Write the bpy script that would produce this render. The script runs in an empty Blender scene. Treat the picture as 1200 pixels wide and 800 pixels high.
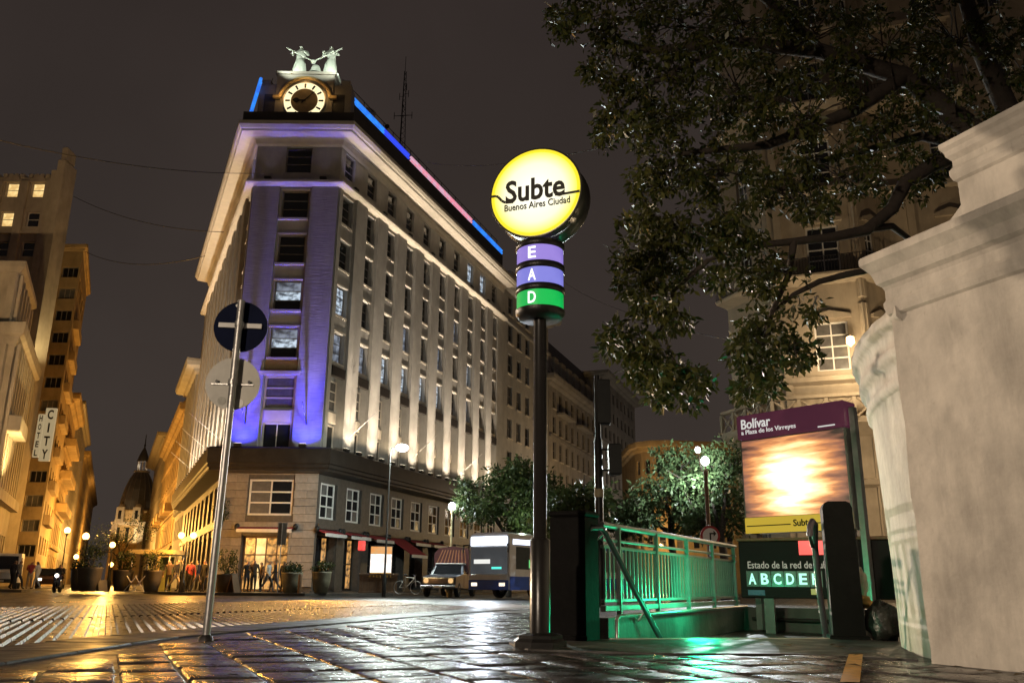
import bpy, bmesh, math, random
import numpy as np
from mathutils import Vector, Matrix
from mathutils.geometry import tessellate_polygon
random.seed(7); RNG = np.random.default_rng(7)
R_ = math.radians
SC = bpy.context.scene
COL = SC.collection

# ------------------------------------------------------------------ camera
FOC, PITCH, ROLL, CAMZ = 1010.0, R_(15.8), R_(0.54), 0.5
_F = Vector((0, math.cos(PITCH), math.sin(PITCH)))
_R0 = Vector((1, 0, 0)); _U0 = Vector((0, -math.sin(PITCH), math.cos(PITCH)))
_R = _R0 * math.cos(ROLL) + _U0 * math.sin(ROLL)
_U = _U0 * math.cos(ROLL) - _R0 * math.sin(ROLL)
CAM = Vector((0, 0, CAMZ))
cd = bpy.data.cameras.new('camera'); cam = bpy.data.objects.new('camera', cd); COL.objects.link(cam)
cd.sensor_width = 36; cd.lens = FOC / 1200 * 36; cd.clip_start = 0.05; cd.clip_end = 3000
m = Matrix((( _R.x, _U.x, -_F.x, 0), (_R.y, _U.y, -_F.y, 0), (_R.z, _U.z, -_F.z, CAMZ), (0, 0, 0, 1)))
cam.matrix_world = m; SC.camera = cam

def ray(x, y): return _F + _R * ((x - 600) / FOC) + _U * ((400 - y) / FOC)
def at(x, y, Y):
    d = ray(x, y); return CAM + d * (Y / d.y)
def atz(x, y, z):
    d = ray(x, y); return CAM + d * ((z - CAMZ) / d.z)

# ------------------------------------------------------------------ world: overcast city night
W = bpy.data.worlds.new('World'); SC.world = W; W.use_nodes = True
wt = W.node_tree; wt.nodes.clear()
wo = wt.nodes.new('ShaderNodeOutputWorld')
sky = wt.nodes.new('ShaderNodeTexSky'); sky.sky_type = 'NISHITA'; sky.sun_disc = False
sky.sun_elevation = R_(-9); sky.sun_rotation = R_(200)
b1 = wt.nodes.new('ShaderNodeBackground'); b1.inputs[1].default_value = 0.05
wt.links.new(sky.outputs[0], b1.inputs[0])
b2 = wt.nodes.new('ShaderNodeBackground'); b2.inputs[1].default_value = 1.0
tc = wt.nodes.new('ShaderNodeTexCoord'); sx = wt.nodes.new('ShaderNodeSeparateXYZ')
wt.links.new(tc.outputs['Generated'], sx.inputs[0])
rp = wt.nodes.new('ShaderNodeValToRGB')
rp.color_ramp.elements[0].position = 0.0; rp.color_ramp.elements[0].color = (0.050, 0.039, 0.033, 1)
rp.color_ramp.elements[1].position = 0.75; rp.color_ramp.elements[1].color = (0.0245, 0.0180, 0.0165, 1)
wt.links.new(sx.outputs[2], rp.inputs[0])
nz = wt.nodes.new('ShaderNodeTexNoise'); nz.inputs['Scale'].default_value = 2.2; nz.inputs['Detail'].default_value = 5
wt.links.new(tc.outputs['Generated'], nz.inputs['Vector'])
mr = wt.nodes.new('ShaderNodeMapRange'); mr.inputs[1].default_value = 0.3; mr.inputs[2].default_value = 0.7
mr.inputs[3].default_value = 0.82; mr.inputs[4].default_value = 1.18
wt.links.new(nz.outputs[0], mr.inputs[0])
mm = wt.nodes.new('ShaderNodeMix'); mm.data_type = 'RGBA'; mm.blend_type = 'MULTIPLY'; mm.inputs[0].default_value = 1
wt.links.new(rp.outputs[0], mm.inputs[6]); wt.links.new(mr.outputs[0], mm.inputs[7])
wt.links.new(mm.outputs[2], b2.inputs[0])
ad = wt.nodes.new('ShaderNodeAddShader'); wt.links.new(b1.outputs[0], ad.inputs[0]); wt.links.new(b2.outputs[0], ad.inputs[1])
wt.links.new(ad.outputs[0], wo.inputs[0])
vs = SC.view_settings; vs.view_transform = 'Standard'; vs.look = 'None'; vs.exposure = 0; vs.gamma = 1; vs.use_curve_mapping = False
SC.display_settings.display_device = 'sRGB'
SC.render.engine = 'CYCLES'
cy = SC.cycles; cy.use_denoising = True; cy.max_bounces = 6; cy.diffuse_bounces = 3; cy.glossy_bounces = 3; cy.transmission_bounces = 4
cy.sample_clamp_indirect = 4; cy.sample_clamp_direct = 40; cy.caustics_reflective = False; cy.caustics_refractive = False
try: cy.denoiser = 'OPENIMAGEDENOISE'
except Exception: pass
def spot(loc, to, power, col, deg=90, blend=0.6, rad=0.05, name='floodlight_beam'):
    l = bpy.data.lights.new(name, 'SPOT'); l.energy = power; l.color = col; l.spot_size = R_(deg); l.spot_blend = blend; l.shadow_soft_size = rad
    o = bpy.data.objects.new(name, l); COL.objects.link(o); o.location = loc
    o.rotation_euler = (Vector(to) - Vector(loc)).to_track_quat('-Z', 'Y').to_euler(); return o
def lamp(loc, power, col, rad=0.15, name='lamp_light'):
    l = bpy.data.lights.new(name, 'POINT'); l.energy = power; l.color = col; l.shadow_soft_size = rad
    o = bpy.data.objects.new(name, l); COL.objects.link(o); o.location = loc; return o
SODIUM = (1.0, 0.50, 0.10); WARM = (1.0, 0.74, 0.44); WHITE = (0.93, 0.98, 1.0); BLUE = (0.10, 0.10, 1.0)

# ------------------------------------------------------------------ materials
def mat(name, col, rough=0.7, var=0.25, scale=3.0, bump=0.3, bscale=25.0, metal=0.0, spec=0.5, dirt=0.0, dist=0.02, coat=0.0, stretch=None):
    m = bpy.data.materials.new(name); m.use_nodes = True
    t = m.node_tree; n = t.nodes; L = t.links
    p = n['Principled BSDF']; p.inputs['Roughness'].default_value = rough; p.inputs['Metallic'].default_value = metal
    p.inputs['Specular IOR Level'].default_value = spec; p.inputs['Coat Weight'].default_value = coat
    tcn = n.new('ShaderNodeTexCoord'); vec = tcn.outputs['Object']
    if stretch:
        mp = n.new('ShaderNodeMapping'); mp.inputs['Scale'].default_value = stretch; L.new(vec, mp.inputs[0]); vec = mp.outputs[0]
    nz = n.new('ShaderNodeTexNoise'); nz.inputs['Scale'].default_value = scale; nz.inputs['Detail'].default_value = 6; nz.inputs['Roughness'].default_value = 0.62
    L.new(vec, nz.inputs['Vector'])
    cr = n.new('ShaderNodeValToRGB'); c = Vector(col)
    cr.color_ramp.elements[0].position = 0.28; cr.color_ramp.elements[1].position = 0.72
    cr.color_ramp.elements[0].color = (*(c * (1 - var)), 1); cr.color_ramp.elements[1].color = (*(c * (1 + var)), 1)
    L.new(nz.outputs[0], cr.inputs[0]); out = cr.outputs[0]
    if dirt:
        n2 = n.new('ShaderNodeTexNoise'); n2.inputs['Scale'].default_value = scale * 0.35; n2.inputs['Detail'].default_value = 8; n2.inputs['Roughness'].default_value = 0.7
        mp2 = n.new('ShaderNodeMapping'); mp2.inputs['Scale'].default_value = (1.6, 1.6, 0.45); L.new(tcn.outputs['Object'], mp2.inputs[0]); L.new(mp2.outputs[0], n2.inputs['Vector'])
        r2 = n.new('ShaderNodeMapRange'); r2.inputs[1].default_value = 0.45; r2.inputs[2].default_value = 0.72; r2.inputs[3].default_value = 1; r2.inputs[4].default_value = 1 - dirt
        L.new(n2.outputs[0], r2.inputs[0])
        mx = n.new('ShaderNodeMix'); mx.data_type = 'RGBA'; mx.blend_type = 'MULTIPLY'; mx.inputs[0].default_value = 1
        L.new(out, mx.inputs[6]); L.new(r2.outputs[0], mx.inputs[7]); out = mx.outputs[2]
    L.new(out, p.inputs['Base Color'])
    if bump:
        n3 = n.new('ShaderNodeTexNoise'); n3.inputs['Scale'].default_value = bscale; n3.inputs['Detail'].default_value = 5
        L.new(vec, n3.inputs['Vector'])
        bp = n.new('ShaderNodeBump'); bp.inputs['Strength'].default_value = bump; bp.inputs['Distance'].default_value = dist
        L.new(n3.outputs[0], bp.inputs['Height']); L.new(bp.outputs[0], p.inputs['Normal'])
    return m
def emit(name, col, strength, base=None, pattern=0.0, pscale=6.0, diffuse=(0.12, 0.12, 0.12), stretch=(1, 1, 1)):
    m = bpy.data.materials.new(name); m.use_nodes = True
    t = m.node_tree; n = t.nodes; L = t.links; p = n['Principled BSDF']
    p.inputs['Base Color'].default_value = (*diffuse, 1); p.inputs['Roughness'].default_value = 0.25
    p.inputs['Emission Color'].default_value = (*col, 1); p.inputs['Emission Strength'].default_value = strength
    if pattern:
        tcn = n.new('ShaderNodeTexCoord'); mp = n.new('ShaderNodeMapping'); mp.inputs['Scale'].default_value = stretch
        L.new(tcn.outputs['Object'], mp.inputs[0])
        nz = n.new('ShaderNodeTexNoise'); nz.inputs['Scale'].default_value = pscale; nz.inputs['Detail'].default_value = 3
        L.new(mp.outputs[0], nz.inputs['Vector'])
        cr = n.new('ShaderNodeValToRGB'); cr.color_ramp.elements[0].position = 0.40; cr.color_ramp.elements[1].position = 0.60
        c = Vector(col); b = Vector(base or (0.02, 0.02, 0.02))
        cr.color_ramp.elements[0].color = (*(b * pattern + c * (1 - pattern)), 1); cr.color_ramp.elements[1].color = (*c, 1)
        L.new(nz.outputs[0], cr.inputs[0]); L.new(cr.outputs[0], p.inputs['Emission Color'])
    return m
def wet(name, col, rlo, rhi, bump, bscale, dist=0.03, var=0.4, scale=2.0, fine=0.25, objinfo=False):
    m = mat(name, col, 0.3, var, scale, 0, spec=0.6); t = m.node_tree; n = t.nodes; L = t.links; p = n['Principled BSDF']
    tcn = n.new('ShaderNodeTexCoord'); vec = tcn.outputs['Object']
    if objinfo:
        oi = n.new('ShaderNodeObjectInfo'); va = n.new('ShaderNodeVectorMath'); va.operation = 'ADD'
        sc = n.new('ShaderNodeVectorMath'); sc.operation = 'SCALE'; sc.inputs['Scale'].default_value = 37
        L.new(oi.outputs['Random'], sc.inputs[0]); L.new(vec, va.inputs[0]); L.new(sc.outputs[0], va.inputs[1]); vec = va.outputs[0]
        for q in n:
            if q.type == 'TEX_NOISE': L.new(vec, q.inputs['Vector'])
    n1 = n.new('ShaderNodeTexNoise'); n1.inputs['Scale'].default_value = scale * 1.7; n1.inputs['Detail'].default_value = 6; L.new(vec, n1.inputs['Vector'])
    r1 = n.new('ShaderNodeMapRange'); r1.inputs[1].default_value = 0.35; r1.inputs[2].default_value = 0.65; r1.inputs[3].default_value = rlo; r1.inputs[4].default_value = rhi
    L.new(n1.outputs[0], r1.inputs[0]); L.new(r1.outputs[0], p.inputs['Roughness'])
    n2 = n.new('ShaderNodeTexNoise'); n2.inputs['Scale'].default_value = bscale; n2.inputs['Detail'].default_value = 3; L.new(vec, n2.inputs['Vector'])
    n3 = n.new('ShaderNodeTexNoise'); n3.inputs['Scale'].default_value = bscale * 7; n3.inputs['Detail'].default_value = 4; L.new(vec, n3.inputs['Vector'])
    b1 = n.new('ShaderNodeBump'); b1.inputs['Strength'].default_value = bump; b1.inputs['Distance'].default_value = dist; L.new(n2.outputs[0], b1.inputs['Height'])
    b2 = n.new('ShaderNodeBump'); b2.inputs['Strength'].default_value = fine; b2.inputs['Distance'].default_value = 0.006; L.new(n3.outputs[0], b2.inputs['Height'])
    L.new(b1.outputs[0], b2.inputs['Normal']); L.new(b2.outputs[0], p.inputs['Normal'])
    return m
def leafmat(name, c1, c2, rough=0.32, trans=0.25):
    m = bpy.data.materials.new(name); m.use_nodes = True; t = m.node_tree; n = t.nodes; L = t.links; p = n['Principled BSDF']
    g = n.new('ShaderNodeNewGeometry'); cr = n.new('ShaderNodeValToRGB')
    cr.color_ramp.elements[0].color = (*c1, 1); cr.color_ramp.elements[1].color = (*c2, 1)
    L.new(g.outputs['Random Per Island'], cr.inputs[0]); L.new(cr.outputs[0], p.inputs['Base Color'])
    p.inputs['Roughness'].default_value = rough; p.inputs['Specular IOR Level'].default_value = 0.25
    tr = n.new('ShaderNodeBsdfTranslucent'); L.new(cr.outputs[0], tr.inputs[0])
    mx = n.new('ShaderNodeMixShader'); mx.inputs[0].default_value = trans
    L.new(p.outputs[0], mx.inputs[1]); L.new(tr.outputs[0], mx.inputs[2]); L.new(mx.outputs[0], n['Material Output'].inputs[0])
    return m
M = {}
M['limestone'] = mat('limestone', (0.42, 0.40, 0.365), 0.8, 0.14, 1.2, 0.35, 18, dirt=0.25)
M['limestone_courses'] = mat('limestone_courses', (0.38, 0.36, 0.34), 0.8, 0.16, 3.0, 0.8, 5.0, dirt=0.2, stretch=(0.35, 0.35, 3.4), dist=0.03)
M['trim'] = mat('pale_trim', (0.55, 0.50, 0.42), 0.7, 0.10, 2, 0.2, 20)
M['granite'] = mat('dark_granite', (0.085, 0.075, 0.066), 0.5, 0.3, 4, 0.25, 40, dirt=0.3)
M['granite_mid'] = mat('brown_granite', (0.22, 0.19, 0.16), 0.6, 0.25, 3, 0.3, 30, dirt=0.3)
M['bronze'] = mat('dark_bronze', (0.035, 0.030, 0.026), 0.42, 0.3, 2, 0.15, 20, metal=0.3, dirt=0.3)
M['roof'] = mat('dark_roof', (0.06, 0.055, 0.05), 0.7, 0.3, 1, 0.2, 20)
M['white_paint'] = mat('white_paint', (0.72, 0.70, 0.66), 0.5, 0.08, 4, 0.1, 30)
M['iron'] = mat('black_iron', (0.018, 0.017, 0.016), 0.42, 0.3, 8, 0.15, 60, metal=0.2)
M['steel'] = mat('galvanised_steel', (0.42, 0.41, 0.39), 0.38, 0.2, 9, 0.15, 50, metal=0.75)
M['glass'] = mat('dark_glass', (0.012, 0.013, 0.015), 0.06, 0.3, 1.5, 0.06, 2, spec=0.8)
M['glass_grey'] = mat('blind_behind_glass', (0.12, 0.115, 0.11), 0.25, 0.3, 2.5, 0.0, spec=0.8)
M['curtain'] = mat('curtain_behind_glass', (0.22, 0.20, 0.17), 0.35, 0.35, 3.0, 0.0, spec=0.7, stretch=(5, 5, 0.6))
M['lit_cool'] = emit('lit_office_cool', (0.62, 0.74, 0.86), 1.0, (0.03, 0.04, 0.06), 0.95, 2.2, stretch=(1, 1, 1.7))
M['lit_cool_dim'] = emit('lit_office_dim', (0.42, 0.48, 0.60), 0.55, (0.03, 0.04, 0.06), 0.95, 2.0)
M['lit_warm'] = emit('lit_room_warm', (1.0, 0.72, 0.30), 1.15, (0.55, 0.30, 0.08), 0.7, 1.5)
M['lit_shop'] = emit('lit_shop', (1.0, 0.50, 0.13), 0.75, (0.06, 0.02, 0.005), 1.0, 3.2)
M['lit_shop_pink'] = emit('lit_display', (0.85, 0.62, 0.85), 1.1, (0.15, 0.03, 0.06), 0.95, 3.0)
M['plaster_cream'] = mat('cream_plaster', (0.36, 0.30, 0.22), 0.85, 0.16, 1.0, 0.25, 14, dirt=0.35)
M['plaster_pale'] = mat('pale_plaster', (0.33, 0.30, 0.26), 0.85, 0.16, 1.0, 0.25, 14, dirt=0.35)
M['plaster_ochre'] = mat('ochre_plaster', (0.36, 0.25, 0.12), 0.85, 0.2, 1.0, 0.25, 14, dirt=0.4)
M['plaster_white'] = mat('white_plaster', (0.46, 0.42, 0.36), 0.85, 0.14, 1.0, 0.25, 14, dirt=0.35)
M['slate'] = mat('slate', (0.055, 0.05, 0.048), 0.6, 0.3, 2, 0.4, 12, stretch=(1, 1, 3))
M['brown_wood'] = mat('brown_wood', (0.16, 0.085, 0.04), 0.6, 0.3, 3, 0.3, 20, stretch=(6, 6, 1))
def limewash():
    m = mat('limewashed_wall', (0.52, 0.48, 0.42), 0.82, 0.20, 2.6, 0.8, 9, dirt=0.38, dist=0.015)
    t = m.node_tree; n = t.nodes; L = t.links; p = n['Principled BSDF']
    old = p.inputs['Base Color'].links[0].from_socket
    tcn = n.new('ShaderNodeTexCoord'); mp = n.new('ShaderNodeMapping'); mp.inputs['Scale'].default_value = (2.4, 2.4, 1.1); L.new(tcn.outputs['Object'], mp.inputs[0])
    nz = n.new('ShaderNodeTexNoise'); nz.inputs['Scale'].default_value = 3.2; nz.inputs['Detail'].default_value = 9; nz.inputs['Roughness'].default_value = 0.72; L.new(mp.outputs[0], nz.inputs['Vector'])
    r = n.new('ShaderNodeMapRange'); r.inputs[1].default_value = 0.62; r.inputs[2].default_value = 0.74; L.new(nz.outputs[0], r.inputs[0])
    mx = n.new('ShaderNodeMix'); mx.data_type = 'RGBA'; L.new(r.outputs[0], mx.inputs[0]); L.new(old, mx.inputs[6]); mx.inputs[7].default_value = (0.34, 0.30, 0.25, 1)
    mp3 = n.new('ShaderNodeMapping'); mp3.inputs['Scale'].default_value = (3.2, 3.2, 0.5); L.new(tcn.outputs['Object'], mp3.inputs[0])
    n5 = n.new('ShaderNodeTexNoise'); n5.inputs['Scale'].default_value = 1.4; n5.inputs['Detail'].default_value = 8; n5.inputs['Roughness'].default_value = 0.7; L.new(mp3.outputs[0], n5.inputs['Vector'])
    r5 = n.new('ShaderNodeMapRange'); r5.inputs[1].default_value = 0.50; r5.inputs[2].default_value = 0.74; r5.inputs[3].default_value = 1.0; r5.inputs[4].default_value = 0.80; L.new(n5.outputs[0], r5.inputs[0])
    m5 = n.new('ShaderNodeMix'); m5.data_type = 'RGBA'; m5.blend_type = 'MULTIPLY'; m5.inputs[0].default_value = 1; L.new(mx.outputs[2], m5.inputs[6]); L.new(r5.outputs[0], m5.inputs[7])
    L.new(m5.outputs[2], p.inputs['Base Color']); return m
M['limewash'] = limewash()
M['slab'] = wet('wet_slab', (0.050, 0.045, 0.042), 0.12, 0.36, 0.70, 10.0, 0.010, 0.5, 3.5, 0.7, objinfo=True)
M['joint'] = wet('wet_grit', (0.016, 0.014, 0.012), 0.25, 0.6, 0.7, 20, 0.02)
M['kerbstone'] = wet('wet_kerbstone', (0.040, 0.034, 0.029), 0.36, 0.62, 0.5, 8, 0.015, objinfo=True)
M['asphalt'] = wet('wet_asphalt', (0.024, 0.023, 0.022), 0.26, 0.44, 0.20, 2.5, 0.008, 0.3, 0.7, 0.45)
M['apron'] = wet('damp_concrete', (0.032, 0.027, 0.023), 0.42, 0.7, 0.5, 6, 0.012, fine=0.5)
M['rib'] = wet('wet_rib', (0.036, 0.030, 0.026), 0.26, 0.46, 0.12, 3, 0.006, 0.4, 3.0, 0.12)
for k_ in ('asphalt', 'rib', 'kerbstone'): M[k_].node_tree.nodes['Principled BSDF'].inputs['Specular IOR Level'].default_value = 0.32
M['sidewalk'] = wet('far_sidewalk', (0.07, 0.06, 0.05), 0.3, 0.5, 0.3, 3)

# ------------------------------------------------------------------ mesh helpers
class MB:
    def __init__(s): s.v = []; s.f = []; s.sm = []; s.mi = []; s.cur = 0
    def add(s, vs, fs, smooth=False):
        b = len(s.v); s.v += [tuple(p) for p in vs]
        for f in fs: s.f.append(tuple(i + b for i in f)); s.sm.append(smooth); s.mi.append(s.cur)
        return s
    def box(s, x0, x1, y0, y1, z0, z1):
        return s.add([(x0,y0,z0),(x1,y0,z0),(x1,y1,z0),(x0,y1,z0),(x0,y0,z1),(x1,y0,z1),(x1,y1,z1),(x0,y1,z1)],
                     [(0,3,2,1),(4,5,6,7),(0,1,5,4),(1,2,6,5),(2,3,7,6),(3,0,4,7)])
    def bbox(s, x0, x1, y0, y1, z0, z1, b):      # box with its upper/front edges chamfered on every side
        def ring(d, z): return [(x0+d,y0+d,z),(x1-d,y0+d,z),(x1-d,y1-d,z),(x0+d,y1-d,z)]
        vs = ring(b, z0) + ring(0, z0+b) + ring(0, z1-b) + ring(b, z1)
        fs = [(3,2,1,0),(12,13,14,15)]
        for r in range(3):
            for i in range(4): a = r*4; fs.append((a+i, a+(i+1)%4, a+4+(i+1)%4, a+4+i))
        return s.add(vs, fs)
    def quad(s, a, b, c, d): return s.add([a,b,c,d], [(0,1,2,3)])
    def prism(s, poly, z0, z1):
        n = len(poly); vs = [(p[0],p[1],z0) for p in poly] + [(p[0],p[1],z1) for p in poly]
        fs = [tuple(range(n-1,-1,-1)), tuple(range(n,2*n))] + [(i,(i+1)%n,n+(i+1)%n,n+i) for i in range(n)]
        return s.add(vs, fs)
    def prism_y(s, poly, y0, y1):                 # outline in x,z extruded along y
        n = len(poly); vs = [(p[0],y0,p[1]) for p in poly] + [(p[0],y1,p[1]) for p in poly]
        fs = [tuple(range(n)), tuple(range(2*n-1,n-1,-1))] + [(i,n+i,n+(i+1)%n,(i+1)%n) for i in range(n)]
        return s.add(vs, fs)
    def prism_x(s, poly, x0, x1):                 # outline in y,z extruded along x
        n = len(poly); vs = [(x0,p[0],p[1]) for p in poly] + [(x1,p[0],p[1]) for p in poly]
        fs = [tuple(range(n-1,-1,-1)), tuple(range(n,2*n))] + [(i,(i+1)%n,n+(i+1)%n,n+i) for i in range(n)]
        return s.add(vs, fs)
    def tube(s, pts, r, n=8, cap=True):
        pts = [Vector(p) for p in pts]; k = len(pts); rs = r if isinstance(r, (list, tuple)) else [r]*k
        vs = []; fs = []; prev = None
        for i, p in enumerate(pts):
            t = (pts[min(i+1,k-1)] - pts[max(i-1,0)]).normalized()
            if prev is None: a = Vector((0,0,1)).cross(t); a = a.normalized() if a.length > 1e-4 else Vector((1,0,0))
            else: a = (prev - t*prev.dot(t)).normalized()
            prev = a; b = t.cross(a)
            for j in range(n):
                an = 2*math.pi*j/n; vs.append(p + (a*math.cos(an) + b*math.sin(an))*rs[i])
        for i in range(k-1):
            for j in range(n): fs.append((i*n+j, i*n+(j+1)%n, (i+1)*n+(j+1)%n, (i+1)*n+j))
        s.add(vs, fs, n > 5)
        if cap: s.add(vs[:n], [tuple(range(n-1,-1,-1))]); s.add(vs[-n:], [tuple(range(n))])
        return s
    def lathe(s, prof, n=16, c=(0,0,0), a0=0, a1=2*math.pi, smooth=True):
        full = abs(a1-a0) > 6.28; k = n if full else n+1; vs = []; fs = []
        for r, z in prof:
            for j in range(k):
                an = a0 + (a1-a0)*j/n; vs.append((c[0]+r*math.cos(an), c[1]+r*math.sin(an), c[2]+z))
        for i in range(len(prof)-1):
            for j in range(n): j2 = (j+1)%k if full else j+1; fs.append((i*k+j, i*k+j2, (i+1)*k+j2, (i+1)*k+j))
        return s.add(vs, fs, smooth)
    def disc(s, c, r, n=24, axis='y', th=0.02, smooth=False):
        ring = [(math.cos(2*math.pi*i/n)*r, math.sin(2*math.pi*i/n)*r) for i in range(n)]
        if axis == 'y': return s.add_off(lambda q: q.prism_y(ring, -th/2, th/2), c)
        if axis == 'x': return s.add_off(lambda q: q.prism_x(ring, -th/2, th/2), c)
        return s.add_off(lambda q: q.prism(ring, -th/2, th/2), c)
    def add_off(s, fn, c):
        q = MB(); fn(q); return s.add([(p[0]+c[0],p[1]+c[1],p[2]+c[2]) for p in q.v], q.f)
    def ball(s, c, r, n=10, k=7):
        return s.lathe([(max(1e-4, math.sin(math.pi*i/k))*(r if not hasattr(r,'__len__') else r[0]), -math.cos(math.pi*i/k)*(r if not hasattr(r,'__len__') else r[1])) for i in range(k+1)], n, c)
    def sweep(s, path, prof, closed=False, capends=True):   # prof: (outward, z); outward is to the right of the walk
        rings = [offset(path, d, closed) for d, z in prof]; n = len(path); k = len(prof); vs = []; fs = []
        for i, (d, z) in enumerate(prof): vs += [(p[0], p[1], z) for p in rings[i]]
        for i in range(k-1):
            for j in range(n if closed else n-1): j2 = (j+1) % n; fs.append((i*n+j, i*n+j2, (i+1)*n+j2, (i+1)*n+j))
        if capends and not closed:
            fs.append(tuple(i*n for i in range(k))); fs.append(tuple(i*n+n-1 for i in range(k-1,-1,-1)))
        return s.add(vs, fs)
    def mesh(s, name, mats):
        me = bpy.data.meshes.new(name); me.from_pydata(s.v, [], s.f)
        for mm_ in (mats if isinstance(mats, (list, tuple)) else [mats]): me.materials.append(mm_)
        me.polygons.foreach_set('use_smooth', s.sm); me.polygons.foreach_set('material_index', s.mi); me.update(); return me
    def build(s, name, mats, parent=None, loc=(0,0,0), rz=0):
        return put(name, s.mesh(name, mats), parent, loc, rz)
def put(name, me, parent=None, loc=(0,0,0), rz=0):
    o = bpy.data.objects.new(name, me); COL.objects.link(o); o.location = loc; o.rotation_euler = (0,0,rz)
    if parent: o.parent = parent
    return o
def offset(path, d, closed=False):
    n = len(path); out = []
    P = [Vector((p[0],p[1])) for p in path]
    def nrm(a, b): u = (b-a).normalized(); return Vector((u.y, -u.x))
    for i in range(n):
        if closed or 0 < i < n-1:
            n1 = nrm(P[i-1], P[i]); n2 = nrm(P[i], P[(i+1) % n]); b = n1+n2; q = P[i] + b*(d/max(0.15, (1+n1.dot(n2))))
        elif i == 0: q = P[0] + nrm(P[0],P[1])*d
        else: q = P[-1] + nrm(P[-2],P[-1])*d
        out.append((q.x, q.y))
    return out
def thing(name, label, cat, loc=(0,0,0), rz=0, group=None):
    o = bpy.data.objects.new(name, None); COL.objects.link(o); o.location = loc; o.rotation_euler = (0,0,rz); o.empty_display_size = 0.2
    return tag(o, label, cat, group)
def tag(o, label, cat, group=None):
    o['label'] = label; o['category'] = cat
    if group: o['group'] = group
    return o
def struct(o): o['kind'] = 'structure'; return o
def stuff(o): o['kind'] = 'stuff'; return o
KIDS = {}
def copy_tree(o, loc, rz=None, label=None, group=None, scale=None):
    def rec(a, par):
        c = a.copy(); COL.objects.link(c)
        if par: c.parent = par
        for k in list(a.children): rec(k, c)
        return c
    c = rec(o, None); c.location = loc
    if rz is not None: c.rotation_euler = (0,0,rz)
    if label: c['label'] = label
    if group: c['group'] = group
    if scale: c.scale = (scale,)*3
    return c
def text_mesh(body, size, extrude=0.004, thick=0.0, align='CENTER', spacing=1.0, shear=0.0):
    cu = bpy.data.curves.new('lettering', 'FONT'); cu.body = body; cu.size = size; cu.extrude = extrude; cu.offset = thick
    cu.align_x = align; cu.align_y = 'CENTER'; cu.space_character = spacing; cu.resolution_u = 3; cu.shear = shear
    o = bpy.data.objects.new('lettering', cu); COL.objects.link(o); bpy.context.view_layer.update()
    me = bpy.data.meshes.new_from_object(o.evaluated_get(bpy.context.evaluated_depsgraph_get()))
    bpy.data.objects.remove(o); bpy.data.curves.remove(cu); return me
def text(body, size, mt, parent, loc, rz=0, name='lettering', tilt=R_(90), sx=1.0, roll=0.0, **k):
    me = text_mesh(body, size, **k); me.materials.clear(); me.materials.append(mt)
    o = put(name, me, parent, loc, 0); o.rotation_euler = (Matrix.Rotation(rz,3,'Z') @ Matrix.Rotation(tilt,3,'X') @ Matrix.Rotation(roll,3,'Z')).to_euler(); o.scale = (sx,1,1); return o

# ------------------------------------------------------------------ facades and windows
_wc = {}
def win_meshes(w, h, cols, rows, t=0.06, dep=0.08, mullion=None):
    key = (round(w,2), round(h,2), cols, rows, t)
    if key in _wc: return _wc[key]
    f = MB(); mt = mullion or t*0.8
    f.box(-w/2, w/2, 0, dep, 0, t); f.box(-w/2, w/2, 0, dep, h-t, h); f.box(-w/2, -w/2+t, 0.004, dep, t, h-t); f.box(w/2-t, w/2, 0.004, dep, t, h-t)
    iw, ih = w-2*t, h-2*t
    for r in range(1, rows): z = t + ih*r/rows; f.box(-w/2+t, w/2-t, 0.012, dep-0.01, z-mt/2, z+mt/2)
    for c in range(1, cols):
        x = -w/2 + t + iw*c/cols; f.box(x-mt/2, x+mt/2, 0.008, dep-0.014, t, h-t)
    panes = []
    for r in range(rows):
        for c in range(cols):
            x = -w/2 + t + iw*(c+0.5)/cols; z = t + ih*(r+0.5)/rows; a = iw/cols/2 - mt/2 + 0.012; b = ih/rows/2 - mt/2 + 0.012; panes.append((x, z, a, b))
    p1 = MB(); y = dep*0.6
    for (x, z, a, b) in panes: p1.box(x-a, x+a, y, y+0.02, z-b, z+b)
    _wc[key] = (f, p1, panes, dep, {}); return _wc[key]
def window(root, fo, ang, x, y, z, w, h, cols, rows, fm, gm, t=0.06, single=False, sill=None, name='window'):
    """window whose frame, pane and sill are placed in facade coordinates (x along, y inward, z up); fo = facade origin relative to root"""
    f, p1, panes, dep, cache = win_meshes(w, h, cols, rows, t)
    k = ('f', fm.name)
    if k not in cache: cache[k] = f.mesh('window_frame', fm)
    c, s = math.cos(ang), math.sin(ang)
    o = put(name, cache[k], root, (fo[0] + x*c - y*s, fo[1] + x*s + y*c, z), ang)
    if single:
        for i, (px, pz, a, b) in enumerate(panes):
            g = gm[i % len(gm)] if isinstance(gm, list) else gm
            k = ('s', round(a,3), round(b,3), g.name)
            if k not in cache: q = MB(); q.box(-a, a, 0, 0.02, -b, b); cache[k] = q.mesh('pane', g)
            put('pane', cache[k], o, (px, dep*0.6, pz))
    else:
        g = gm[0] if isinstance(gm, list) else gm; k = ('p', g.name)
        if k not in cache: cache[k] = p1.mesh('pane', g)
        put('pane', cache[k], o)
    if sill:
        k = ('sill', sill.name)
        if k not in cache:
            q = MB(); q.box(-w/2-0.10, w/2+0.10, -0.32, 0.10, -0.14, -0.004); cache[k] = q.mesh('sill', sill)
        put('sill', cache[k], o)
    return o
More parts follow.
